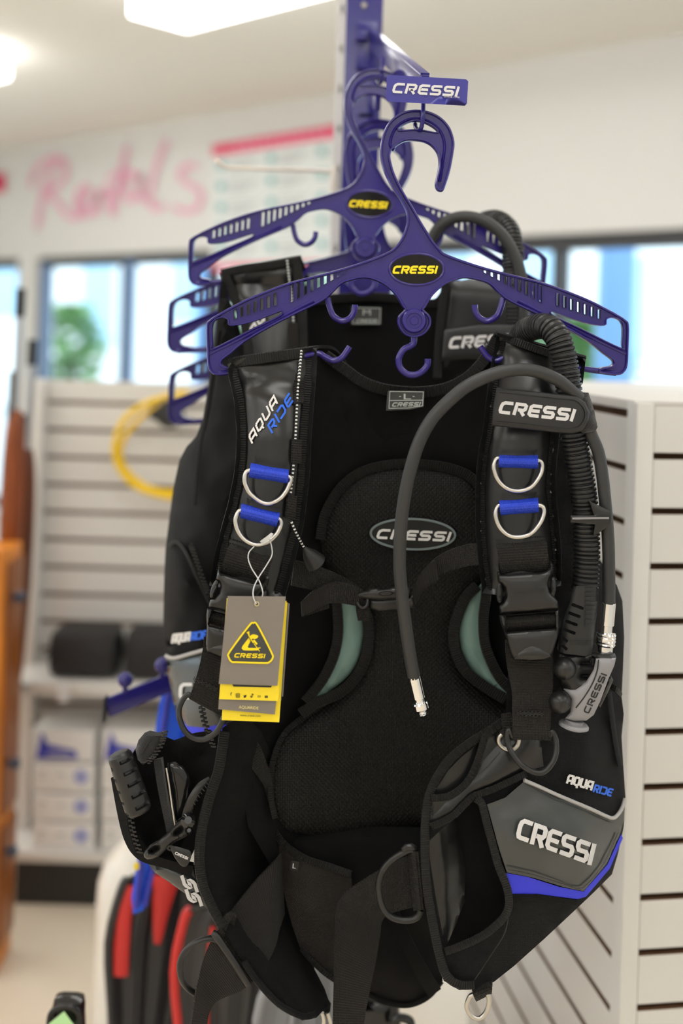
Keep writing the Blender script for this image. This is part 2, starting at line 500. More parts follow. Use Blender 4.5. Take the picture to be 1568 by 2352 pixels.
def ftext(name, text, org, u, v, depth, m, par, th=.0004, mapf=None):
    """plain sans lettering from the built-in font, fitted to baseline vector u and cap height v"""
    if not callable(depth):
        dv = depth; depth = lambda x, y: dv
    cu = bpy.data.curves.new('t', 'FONT'); cu.body = text; cu.resolution_u = 3
    to = bpy.data.objects.new('t', cu); COL.objects.link(to)
    bpy.context.view_layer.update()
    me = bpy.data.meshes.new_from_object(to.evaluated_get(bpy.context.evaluated_depsgraph_get()))
    co = np.array([tuple(p.co[:2]) for p in me.vertices]); fs = [tuple(p.vertices) for p in me.polygons]
    bpy.data.objects.remove(to, do_unlink=True); bpy.data.curves.remove(cu); bpy.data.meshes.remove(me)
    x0, x1 = co[:, 0].min(), co[:, 0].max()
    u = np.array(u, float); v = np.array(v, float); org = np.array(org, float)
    mf = mapf or (lambda q, l: P(q[0], q[1], depth(q[0], q[1]) - l))
    V = []
    for x, y in co:
        V.append(mf(org + u * (x - x0) / (x1 - x0) + v * y / .70, th))
    return mk(name, V, fs, m, par)

def ell(cx, cy, rx, ry, n=28, rot=0):
    c, s = math.cos(rot), math.sin(rot); out = []
    for i in range(n):
        a = 2 * math.pi * i / n; x, y = rx * math.cos(a), ry * math.sin(a)
        out.append((cx + x * c - y * s, cy + x * s + y * c))
    return out

# ================================================================== the room
CEIL = H + 1.40
WA = Vector((P(0, 768, 9.05).x, 9.05, 0)); WB = Vector((P(1568, 768, 5.05).x, 5.05, 0))
WU = (WB - WA).normalized(); WN = Vector((WU.y, -WU.x, 0))            # along the wall / into the room
if WN.dot(Vector((0, 0, 0)) - WA) < 0: WN = -WN
def Pw(px, py, off=.0):
    r = P(px, py, 1) - Vector((0, 0, H)); c = Vector((0, 0, H))
    t = ((WA + WN * off) - c).dot(WN) / r.dot(WN)
    return c + r * t
def ws(px): return (Pw(px, 700) - WA).dot(WU)
WAX = (WU, -WN, Vector((0, 0, 1)))
def wbox(name, s0, s1, z0, z1, m, par=None, t=.16, off=0.0):
    c = WA + WU * (s0 + s1) / 2 + WN * (off - t / 2) + Vector((0, 0, (z0 + z1) / 2))
    return box(name, c, (s1 - s0, t, z1 - z0), m, par, WAX)
ZT, ZB = 2.04, .82
S0, S1 = -3.2, 11.2
sL = ws(82)
V, fs = merge(*[box_mesh(WA + WU * (a + b) / 2 - WN * .08 + Vector((0, 0, (z0 + z1) / 2)), (b - a, .16, z1 - z0), WAX) for a, b, z0, z1 in
                ((S0, S1, ZT, CEIL), (sL, S1, 0, ZB), (ws(40), sL, 0, ZT))])
struct(mk('wall_back', V, fs, 'wall'))
RC = WA + WU * (S0 + S1) / 2 + WN * 6.6                     # middle of the room
struct(box('floor', RC + Vector((0, 0, -.05)), (S1 - S0 + .3, 13.5, .1), 'floor', None, WAX))
struct(box('ceiling', RC + Vector((0, 0, CEIL + .06)), (S1 - S0 + .34, 13.54, .12), 'ceiling', None, WAX))
# left wall and the shop-front wall behind the camera
LA = WA + WU * S0
def perp_wall(name, base, u, n, length, openings, m='wall'):
    ax = (u, n, Vector((0, 0, 1))); ps = []
    x = 0
    for a, b, z0, z1 in openings:
        ps.append(box_mesh(base + u * (x + a) / 2 + Vector((0, 0, CEIL / 2)), (a - x, .16, CEIL), ax))
        if z0 > 0: ps.append(box_mesh(base + u * (a + b) / 2 + Vector((0, 0, z0 / 2)), (b - a, .16, z0), ax))
        ps.append(box_mesh(base + u * (a + b) / 2 + Vector((0, 0, (z1 + CEIL) / 2)), (b - a, .16, CEIL - z1), ax))
        x = b
    ps.append(box_mesh(base + u * (x + length) / 2 + Vector((0, 0, CEIL / 2)), (length - x, .16, CEIL), ax))
    V, fs = merge(*ps); return struct(mk(name, V, fs, m))
perp_wall('wall_left', LA, WN, WU, 13.2, [(4.0, 12.4, .4, 2.6)])
FB = LA + WN * 13.2
perp_wall('wall_front', FB, WU, -WN, 14.4, [])
perp_wall('wall_right', WA + WU * S1, WN, -WU, 13.2, [])
struct(box('window_left_offscreen', LA + WN * 8.2 + Vector((0, 0, 1.5)), (8.4, .008, 2.2), 'glass', None, (WN, WU, Vector((0, 0, 1)))))

# ribbon window
def window(name, s0, s1, z0, z1, mulls, fw=.075):
    ps = []
    def b(a, c, e, f): ps.append(box_mesh(WA + WU * (a + c) / 2 - WN * .07 + Vector((0, 0, (e + f) / 2)), (c - a, .09, f - e), WAX))
    b(s0, s1, z1 - fw, z1); b(s0, s1, z0, z0 + fw)
    for s in [s0 + fw * .35, s1 - fw * .35] + mulls: b(s - fw * .35, s + fw * .35, z0 + fw, z1 - fw)
    V, fs = merge(*ps); f = struct(mk(name, V, fs, 'frame'))
    f_edges = [s0] + mulls + [s1]
    for a, c in zip(f_edges[:-1], f_edges[1:]):
        g = wbox('pane', a, c, z0 + fw * .5, z1 - fw * .5, 'glass', f, t=.006, off=-.075)
    return f
mul = [ws(273), ws(470), ws(700), ws(905), ws(1268)]
k = mul[-1]
while k + 1.5 < S1 - .4:
    k += 1.5; mul.append(k)
window('window_1', sL, S1 - .2, ZB, ZT, mul)
window('window_2', S0 + .1, ws(40), .05, ZT, [ws(40) - 1.1])
# a pale side jamb / blind stack beside each left pane
for px in (96, 289):
    s = ws(px)
    struct(wbox('trim_1', s - .055, s + .055, ZB + .04, ZT - .05, mat('blue_grey_blind', lin(120, 150, 190), .6), t=.03, off=-.02))

# ceiling fixtures
def lamp_box(c, L=1.5, W_=.30, h=.15, label='', name='ceiling_light'):
    t = thing(name, label, 'light', (c[0], c[1], CEIL), 'box ceiling lights')
    ax = (WU, WN, Vector((0, 0, 1)))
    box('diffuser', (c[0], c[1], CEIL - h / 2 - .004), (L, W_, h), 'lamp', t, ax, .012)
    box('backplate', (c[0], c[1], CEIL - .004), (L + .02, W_ + .02, .012), 'laminate', t, ax)
    return t
corner = P(430, 78, 1.245 * F / 682.)
FL = corner + WU * .75 + WN * .15
lamp_box((FL.x, FL.y), label='white box ceiling light running above the pink lettering wall')
c2 = P(24, 186, 5.75)
f2 = c2 - WU * .75 + WN * .15
lamp_box((f2.x, f2.y), label='white box ceiling light nearest the far glass door')
for i in range(-2, 4):
    for j in range(0, 5):
        q = Vector((FL.x, FL.y, 0)) + WU * 2.4 * i + WN * 2.2 * j
        if (i, j) in ((0, 0), (-1, 0)): continue
        if i in (-2, -1) and j == 0: continue
        px = CX + F * q.x / q.y if q.y > .3 else -9999
        py = CY - F * 1.3 / q.y if q.y > .3 else -9999
        if -300 < px < 1900 and py > -120: continue
        s_ = (q - WA).dot(WU); n_ = (q - WA).dot(WN)
        if not (S0 + 1 < s_ < S1 - 1 and .5 < n_ < 12.6): continue
        lamp_box((q.x, q.y), label='white box ceiling light in the row above the shop floor', name='ceiling_light_offscreen')

# ------------------------------------------------------------------ outside
struct(box('ground', (0, 30, -.5), (120, 90, .3), mat('outside_paving', lin(190, 190, 186), .8)))
bl = thing('building', 'white building with blue glass across the street outside the window', 'building', (2, 27, 0))
box('wall', (2, 27, 4.5), (34, 3, 9.6), mat('outside_white_wall', (.92, .93, .92, 1), .8), bl)
gm = mat('outside_blue_glass', lin(176, 208, 228), .3)
for i in range(16):
    box('window_pane', (-13.5 + i * 2.0, 25.46, 2.3 + .6 * (i % 2)), (.7 + .35 * (i % 3 == 0), .1, 2.4), gm, bl)
    box('window_pane', (-13.5 + i * 2.0, 25.46, 6.2), (.8, .1, 1.8), gm, bl)
def tree(x, y, h, label, seed):
    random.seed(seed)
    t = thing('tree', label, 'tree', (x, y, -.35))
    lathe('trunk', (x, y, -.35), (x, y, h * .5), [(0, .14), (1, .09)], mat('bark', lin(90, 76, 60), .9), t, 8)
    Vv = []; Ff = []
    for i in range(340):
        a = random.uniform(0, 6.28); r = h * .36 * random.random() ** .5; zz = h * random.uniform(.22, 1)
        r *= math.sin(max(.12, min(1, (zz / h))) * 2.7)
        c = Vector((x + r * math.cos(a), y + r * math.sin(a), zz)); sz = random.uniform(.10, .22)
        q = Matrix.Rotation(random.uniform(0, 6.28), 3, Vector((random.gauss(0, 1), random.gauss(0, 1), random.gauss(0, 1))))
        o = len(Vv)
        for p in ((-1, 0, 0), (0, -.5, .1), (1, 0, 0), (0, .5, .1)): Vv.append(c + q @ Vector(p) * sz)
        Ff.append((o, o + 1, o + 2, o + 3))
    mk('foliage', Vv, Ff, mat('leaves', lin(112, 152, 92), .6), t)
tree(P(640, 700, 14).x, 14, 2.4, 'leafy green tree outside the ribbon window', 3)
tree(P(1330, 700, 11).x, 11, 1.75, 'low green shrub tree outside beside the blue column', 5)
tree(P(165, 700, 21).x, 21, 1.9, 'slim green tree outside the left window panes', 9)
for px, d_, wd_, lb in ((1412, 9.5, .27, 'blue column standing outside the right window'), (470, 19, .3, 'blue-grey post outside beyond the poster board')):
    x = P(px, 700, d_).x
    t = thing('outside_column', lb, 'column', (x, d_, -.35))
    box('shaft', (x, d_, 2.2), (wd_, wd_, 5.1), mat('blue_column', lin(110, 150, 196), .5), t, bev=.02)
    box('footing', (x, d_, -.25), (wd_ * 1.6, wd_ * 1.6, .2), MATS['outside_paving'], t)

# ------------------------------------------------------------------ wall graphics
WM = lambda off: (lambda q, l: Pw(q[0], q[1], off + max(l, -.0005)))
rent = [
 [(85, 525), (92, 480), (104, 420), (120, 385), (135, 370)],
 [(70, 430), (78, 400), (100, 372), (130, 362), (150, 376), (148, 408), (125, 432), (104, 442), (130, 462), (152, 492), (175, 500), (196, 470)],
 [(176, 470), (196, 456), (204, 436), (192, 428), (178, 446), (176, 476), (192, 496), (214, 480), (226, 440)],
 [(226, 440), (222, 494)], [(224, 466), (240, 432), (252, 440), (252, 480), (262, 492)],
 [(292, 335), (276, 400), (262, 470), (262, 496)], [(246, 408), (300, 390)],
 [(318, 410), (300, 400), (286, 424), (290, 456), (306, 458), (320, 430), (324, 404), (322, 448), (334, 462)],
 [(382, 322), (360, 380), (346, 440), (346, 474), (364, 480), (376, 468)],
 [(452, 384), (430, 380), (412, 396), (424, 418), (452, 434), (462, 456), (446, 482), (416, 484), (398, 474)],
]
sgn = thing('wall_lettering', 'pink cursive Rentals lettering on the white wall above the window', 'sign', Pw(270, 430))
strokes('lettering', [cr(p, 5) for p in rent], 5.2, 0, 'pink', sgn, th=.012, mapf=WM(0), step=14)

brd = thing('price_board', 'white rental price board with hot pink header beside the blue pole', 'poster', Pw(640, 620))
def wquad(name, pts, m, par, o0=.0, o1=.02):
    Vv = [Pw(x, y, o1) for x, y in pts] + [Pw(x, y, o0) for x, y in pts]; n = len(pts)
    ff = [tuple(reversed(range(n))), tuple(range(n, 2 * n))] + [(i, (i + 1) % n, n + (i + 1) % n, n + i) for i in range(n)]
    o = mk(name, Vv, ff, m, par)
    bm = bmesh.new(); bm.from_mesh(o.data); bmesh.ops.recalc_face_normals(bm, faces=bm.faces); bm.to_mesh(o.data); bm.free(); return o
tY = lambda x, f: (334 - (x - 487) * .165) * (1 - f) + (622 - (x - 487) * .03) * f
wquad('panel', [(487, tY(487, 0)), (860, tY(860, 0)), (860, tY(860, 1)), (487, tY(487, 1))], 'posterwhite', brd)
wquad('header', [(487, tY(487, 0)), (860, tY(860, 0)), (860, tY(860, .085)), (487, tY(487, .085))], 'hotpink', brd, .02, .024)
wquad('footer', [(487, tY(487, .955)), (860, tY(860, .955)), (860, tY(860, 1)), (487, tY(487, 1))], 'hotpink', brd, .02, .024)
for i in range(3):
    for j in range(5):
        x = 500 + i * 115; f = .14 + j * .165
        wquad('icon', [(x, tY(x, f)), (x + 16, tY(x + 16, f)), (x + 16, tY(x + 16, f + .06)), (x, tY(x, f + .06))], 'tealprint', brd, .02, .0215)
        for kk in range(3):
            y0 = f + .01 + kk * .035
            wquad('text_line', [(x + 24, tY(x + 24, y0)), (x + 92 - 12 * kk, tY(x + 92, y0)), (x + 92 - 12 * kk, tY(x + 92, y0 + .012)), (x + 24, tY(x + 24, y0 + .012))], 'greyprint', brd, .02, .0215)
for i in range(11):
    x = 540 + i * 20
    wquad('header_text', [(x, tY(x, .03)), (x + 12, tY(x + 12, .03)), (x + 12, tY(x + 12, .055)), (x, tY(x, .055))], mat('pale_pink_print', lin(245, 150, 185), .5), brd, .024, .0252)
pk = thing('wall_sign', 'hot pink square sign past the corner by the glass door', 'sign', Pw(-30, 440))
wquad('panel', [(-70, 402), (10, 398), (10, 440), (-70, 446)], 'hotpink', pk)

# ------------------------------------------------------------------ slatwall gondola on the right
def slat_row(par, base, u, n, length, z0, z1, pitch, gap, th=.012, phase=0.0, name='slat', m='laminate', edge=None):
    """each slat a part; u along, n outward"""
    ax = (u, n, Vector((0, 0, 1))); z = z0 - phase; ms = None
    while z < z1:
        a, b = max(z + gap / 2, z0), min(z + pitch - gap / 2, z1)
        if b - a > .012:
            c = Vector(base) + u * length / 2 + n * th / 2 + Vector((0, 0, (a + b) / 2))
            o = box(name, c, (length, th, b - a), m, par, ax)
            if edge:
                o.data.materials.append(M[edge])
                for pg in o.data.polygons:
                    if abs(pg.normal.z) > .5: pg.material_index = 1
        z += pitch
    
GD = 1.57
gc = P(1456, 925, GD); ZG = gc.z
gdir = Vector(((362 - 784) / F, 1, 0)).normalized(); gfr = Vector((gdir.y, -gdir.x, 0))     # receding / front direction
gx0 = Vector((gc.x, GD, 0)); GL = .72
g = thing('slatwall_gondola', 'white slatwall gondola with brown grooves beside the dive vests', 'display unit', (gx0.x, gx0.y, 0))
GW = .75
nl = -gfr; nf = -gdir
core = gx0 + gdir * (GL / 2) + gfr * (GW / 2) + Vector((0, 0, ZG / 2))
box('core', core, (GW - .050, GL - .046, ZG - .006), 'mdf', g, (gfr, gdir, Vector((0, 0, 1))))
# corner stile
box('corner_stile', gx0 + gfr * .012 + gdir * .004 + Vector((0, 0, ZG / 2)), (.025, .034, ZG), 'laminate', g, (gfr, gdir, Vector((0, 0, 1))), .001)
box('top_cap', core + Vector((0, 0, ZG / 2 - .004)), (GW - .002, GL - .002, .014), 'laminate', g, (gfr, gdir, Vector((0, 0, 1))), .001)
PIT = .0762
zg1 = P(1530, 1047, GD).z                                    # first groove on the front face
ph = (zg1 - 0) % PIT
slat_row(g, gx0 + gfr * .0255, gfr, nf, GW - .03, .0, ZG - .003, PIT, .0095, phase=PIT - ph, edge='mdf')
zs1 = P(1454, 1080, GD).z; ph2 = zs1 % PIT
slat_row(g, gx0 + gdir * .018 + gfr * .014, gdir, nl, GL - .02, .0, ZG - .003, PIT, .0095, th=.0128, phase=PIT - ph2, edge='mdf')

# ------------------------------------------------------------------ slatwall unit far left
LD = 3.14
def LPt(px, py, d=LD): return P(px, py, d)
xl = LPt(97, 1200).x; zt = LPt(100, 872).z
UX, UY, UZ = Vector((1, 0, 0)), Vector((0, 1, 0)), Vector((0, 0, 1))
u = thing('slatwall_shelf_unit', 'white slatwall shelf unit with black kickboard under the window', 'display unit', (xl, LD, 0))
UW = 1.0
box('back_core', (xl + UW / 2, LD + .035, zt / 2), (UW, .03, zt - .01), 'mdf', u)
box('side_panel', (xl - .025, LD + .0, zt / 2), (.05, .10, zt), 'laminate', u, bev=.002)
box('side_panel', (xl + UW + .025, LD + .0, zt / 2), (.05, .10, zt), 'laminate', u, bev=.002)
zl1 = LPt(200, 926).z; phl = zl1 % PIT
slat_row(u, (xl, LD + .02, 0), UX, -UY, UW, .30, zt, PIT, .011, phase=PIT - ((phl - .30) % PIT), edge='mdf')
zsh = LPt(200, 1570, LD - .20).z
box('shelf', (xl + UW / 2 - .01, LD - .10, zsh - .016), (UW + .02, .21, .032), 'laminate', u, bev=.003)
zsb = P(150, 1951, 2.98).z
box('base_shelf', (xl + UW / 2 - .03, 3.06, zsb - .0125), (UW + .16, .21, .025), 'laminate', u, bev=.003)
box('kickboard', (xl + UW / 2 + .01, 3.06, (zsb - .024) / 2), (UW + .02, .17, zsb - .024), 'kick', u)
box('price_ticket', LPt(146, 1592, LD - .275), (.026, .003, .045), 'white', u)

def pad(px0, px1, label):
    d = LD - .10; y0, y1 = 1438, 1558
    a, b = P(px0, y1, d), P(px1, y1, d); zz = zsh
    t = thing('black_case', label, 'case', ((a.x + b.x) / 2, d, zz), 'black cases on the white shelf')
    wdt = b.x - a.x; h = P(px0, y0, d).z - zz
    V, fs = box_mesh(((a.x + b.x) / 2, d, zz + h / 2), (wdt, .15, h), None, .032)
    mk('shell', V, fs, mat('matt_black_shell', (.012, .012, .013, 1), .6), t)
    box('seam', ((a.x + b.x) / 2, d, zz + h * .52), (wdt + .002, .152, .004), MATS['matt_black_shell'], t, bev=.0005)
pad(120, 276, 'black rounded case on the white shelf next to the side panel')
pad(290, 440, 'black rounded case on the white shelf half behind the hanging vest')

def carton(px, y0, y1, kind, label, d=2.98):
    a = P(px, y1, d); wd_ = 142 / F * d; h = (y1 - y0) / F * d; dp = .18
    t = thing('product_box', label, 'box', (a.x + wd_ / 2, d + dp / 2, a.z), 'white product boxes on the base shelf')
    box('carton', (a.x + wd_ / 2, d + dp / 2, a.z + h / 2), (wd_, dp, h), mat('white_carton', lin(234, 234, 232), .55), t, bev=.002)
    if kind == 'tri':
        sheet('blue_print', [(px + 8, y1 - 3), (px + 22, y0 + 4), (px + 36, y0 + 34), (px + 100, y1 - 22), (px + 104, y1 - 3)], d - .001, 'bluedeep', t, thick=.0012, step=20)
        strokes('print_lines', [[(px + 34, y1 - 14), (px + 88, y1 - 14)]], 2.4, d - .0022, 'white', t)
    else:
        strokes('round_emblem', [ell(px + 112, (y0 + y1) / 2, 12, 12, 20) + [ell(px + 112, (y0 + y1) / 2, 12, 12, 20)[0]], [(px + 105, (y0 + y1) / 2), (px + 119, (y0 + y1) / 2)]], 4, d, mat('pale_blue_print', lin(140, 150, 215), .6), t)
        strokes('print_lines', [[(px + 16, y0 + 22), (px + 30, y0 + 22)], [(px + 16, y0 + 34), (px + 26, y0 + 34)], [(px + 58, y0 + 28), (px + 72, y0 + 28)]], 2, d, 'greyprint', t)
rows = [(1676, 1746, 'tri'), (1752, 1817, 'o'), (1822, 1884, 'o'), (1889, 1951, 'o')]
nm = ['top', 'second', 'third', 'lowest']
for ci, px in enumerate((74, 232, 390)):
    for ri, (a, b_, kd) in enumerate(rows):
        carton(px, a, b_, kd, ('white box with blue triangle print, %s of its stack' % nm[ri] if kd == 'tri' else 'white box with pale blue round emblem, %s of its stack' % nm[ri]) + (' beside the side panel', ' in the middle column', ' behind the hanging vest')[ci])

# yellow regulator hose on the slatwall
hz = thing('regulator_octopus', 'yellow regulator hose coiled on the slatwall with black mouthpiece', 'regulator', P(400, 945, 3.06))
tube('hose', [(430, 900, 3.03), (380, 912, 3.03), (330, 930, 3.03), (285, 965, 3.03), (264, 1020, 3.04), (272, 1070, 3.05), (310, 1115, 3.05), (370, 1138, 3.05), (430, 1140, 3.05), (490, 1110, 3.05), (515, 1030, 3.05)], .0085, 'yellowhose', hz, 10)
tube('hose', [(420, 918, 3.05), (350, 940, 3.06), (300, 985, 3.06), (276, 1035, 3.07), (290, 1080, 3.07), (340, 1120, 3.08), (400, 1130, 3.08), (470, 1112, 3.08)], .0075, 'yellowhose', hz, 10)
lathe('second_stage', P(392, 950, 3.09), P(388, 952, 3.0), [(0, .030), (.1, .038), (.75, .038), (1, .026)], 'rubberblk', hz)
tube('mouthpiece', [(370, 940, 3.03), (356, 950, 3.03), (350, 962, 3.03)], .012, 'rubberblk', hz, 10)
tube('hook', [(400, 925, 3.16), (400, 925, 3.0), (400, 915, 2.98)], .004, 'chrome', hz, 8, n=1)

# spear guns leaning at the left edge, and the orange wooden locker
def gun(x0, y0, x1, y1, d, label, body):
    b = P(x1, y1, d); b.z = max(b.z, 0)
    t = thing('spear_gun', label, 'spear gun', b, 'spear guns by the wooden locker')
    p = lambda f, o=0: (x0 + (x1 - x0) * f + o, y0 + (y1 - y0) * f, d)
    tube('muzzle', [p(0), p(.045)], .013, 'rubberblk', t, 10, n=1)
    tube('barrel', [p(.04), p(.62)], .010, mat('silver_barrel', lin(176, 178, 182), .35, .7), t, 10, n=1)
    tube('band', [p(.13, -8), p(.2, -9), p(.34, -10)], .011, 'rubberblk', t, 8)
    tube('shaft', [p(.02, 7), p(.8, 7)], .004, 'steel', t, 6, n=1)
    tube('stock', [p(.19), p(.26), p(.45), p(.62)], lambda f: .014 + .016 * math.sin(math.pi * f), body, t, 12, flat=.7)
    tube('handle', [p(.6), p(.66, -12), p(.76, -24)], .018, 'rubberblk', t, 10, flat=.6)
gun(48, 662, -14, 2130, 2.84, 'spear gun with dark muzzle and orange stock leaning upright', mat('orange_stock', lin(150, 74, 24), .35, kind='wood'))
gun(76, 780, 4, 2100, 2.92, 'spear gun with brown stock standing beside the slatwall unit', mat('brown_stock', lin(110, 58, 30), .35, kind='wood'))
lx = P(6, 1500, 2.62).x; lk = thing('wooden_locker', 'orange varnished wooden locker at the end of the slatwall unit', 'locker', (lx - .2, 2.69, 0))
zlk = P(20, 1262, 2.65).z; zm = P(20, 1885, 2.65).z
box('carcass', (lx - .2, 2.69, zlk / 2), (.40, .14, zlk), 'orangewood', lk, bev=.004)
for z0, z1 in ((zm + .012, zlk - .03), (.06, zm - .02)):
    dd = box('side_door', (lx + .002, 2.695, (z0 + z1) / 2), (.012, .115, z1 - z0), 'brownwood', lk, bev=.003)
    for f in (.2, .86) if z0 > .3 else (.8,):
        zz = z0 + (z1 - z0) * f
        lathe('door_knob', (lx + .006, 2.66, zz), (lx + .036, 2.66, zz), [(0, .008), (.4, .008), (.6, .016), (1, .010)], mat('dark_blue_grey_metal', lin(70, 76, 92), .3, .6), dd, 14)

# ================================================================== display pole, arms, sign
PD = 1.80
pt = P(832, 0, PD); pole_x = P(829, 300, PD).x
pw = 84 / F * PD
pole = thing('display_pole', 'indigo painted square steel pole carrying the hanging dive vests', 'pole', (pole_x, PD + .03, 0))
def slotted_face(xc, y0, wd_, th, z1, slots):
    ps = []; z = 0.; A_, B_ = xc - wd_ / 2, xc + wd_ / 2
    def bb(x0, x1, a_, b_): ps.append(box_mesh(((x0 + x1) / 2, y0 + th / 2, (a_ + b_) / 2), (x1 - x0, th, b_ - a_)))
    for sx, sz, sw, sh in sorted(slots, key=lambda q_: q_[1]):
        bb(A_, B_, z, sz - sh / 2); bb(A_, sx - sw / 2, sz - sh / 2, sz + sh / 2); bb(sx + sw / 2, B_, sz - sh / 2, sz + sh / 2); z = sz + sh / 2
    bb(A_, B_, z, z1); return merge(*ps)
box('column', (pole_x, PD + .037, CEIL / 2), (pw, .046, CEIL), 'indigopaint', pole, bev=.003)
vf, ff_ = slotted_face(pole_x, PD, pw, .016, CEIL, [(P(840, y_, PD).x, P(840, y_, PD).z, .022, .006) for y_ in (265, 430, 595)])
mk('face_plate', vf, ff_, 'indigopaint', pole)
box('floor_plate', (pole_x, PD + .03, .006), (.14, .09, .012), 'indigopaint', pole, bev=.003)
for py in (12,):
    lathe('screw', P(836, py, PD + .001), P(836, py, PD - .004), [(0, .006), (1, .004)], 'steel', pole, 12)
st = thing('slotted_upright', 'white slotted upright standing behind the indigo pole', 'upright', (P(778, 300, 1.90).x, 1.90, 0))
sx_ = P(777, 300, 1.90).x
box('channel', (sx_, 1.917, CEIL / 2), (.016, .018, CEIL), 'laminate', st)
vf, ff_ = slotted_face(sx_, 1.895, .016, .0135, CEIL, [(sx_ + .001, P(779, 20 + i * 92, 1.893).z, .004, .014) for i in range(16) if P(779, 20 + i * 92, 1.893).z < CEIL - .03])
mk('slotted_face', vf, ff_, 'laminate', st)
hk = thing('shelf_hook', 'cream wire hook reaching out from the white slotted upright', 'hook', P(770, 430, 1.89))
tube('prong', [(497, 369, 1.80), (508, 378, 1.81), (526, 385, 1.82), (600, 388, 1.84), (700, 391, 1.87), (764, 394, 1.89)], .0035, mat('cream_wire', lin(232, 224, 210), .4), hk, 10)
q = P(766, 412, 1.888); box('bracket', (q.x, 1.888, q.z), (.010, .006, .045), MATS['cream_wire'], hk, bev=.001)

def bar(name, a, b, th, ht, m, par, bev=.0015):
    a, b = Vector(a), Vector(b); u_ = (b - a); L_ = u_.length; u_.normalize()
    sd = u_.cross(Vector((0, 0, 1))).normalized(); up = sd.cross(u_).normalized()
    return box(name, (a + b) / 2, (L_, th, ht), m, par, (u_, sd, up), bev)
arm = thing('waterfall_rail', 'indigo waterfall arm under the header sign holding the two front vest hangers', 'display arm', P(850, 100, PD))
a0 = Vector((pole_x + .012, PD - .002, P(850, 92, PD).z)); a1 = P(975, 203, 1.30)
bar('beam', a0, a1, .009, .030, 'indigopaint', arm)
upv = Vector((0, 0, .0158)); bar('beam_cap', a0 + upv, a1 + upv, .0105, .004, 'indigopaint', arm, .0008)
q = P(838, 108, PD); box('mounting_plate', (pole_x + .006, PD - .006, q.z), (.034, .012, .075), 'indigopaint', arm, bev=.003)
box('clip', (pole_x - .004, PD - .014, q.z + .012), (.018, .02, .014), 'indigopaint', arm, bev=.002)
tube('hanger_wire', [(972, 222, 1.292), (971, 262, 1.286), (968, 290, 1.289), (962, 299, 1.297), (955, 293, 1.306), (953, 284, 1.309)], .0026, 'indigopaint', arm, 10)
tube('hanger_wire', [(879, 135, 1.545), (877, 160, 1.530), (876, 182, 1.528), (872, 192, 1.536), (866, 186, 1.545), (865, 178, 1.548)], .0026, 'indigopaint', arm, 10)
sg = thing('header_sign', 'small indigo sign plate with white lettering on the arm end', 'sign', P(980, 240, 1.276))
sheet('plate', [(892, 172), (1070, 182), (1075, 187), (1072, 238), (1067, 243), (890, 233), (886, 228), (888, 176)], 1.274, mat('indigo_sign', lin(48, 46, 138), .35), sg, thick=.003, step=30)
word('lettering', 'CRESSI', (899, 213), (150, 9), (7, -23), 1.2735, 'white', sg, weight=.24, th=.0008)
ftext('small_lettering', 'SINCE 1946', (1019, 223.5), (36, 2), (.4, -4.5), 1.2735, 'white', sg, th=.0008)

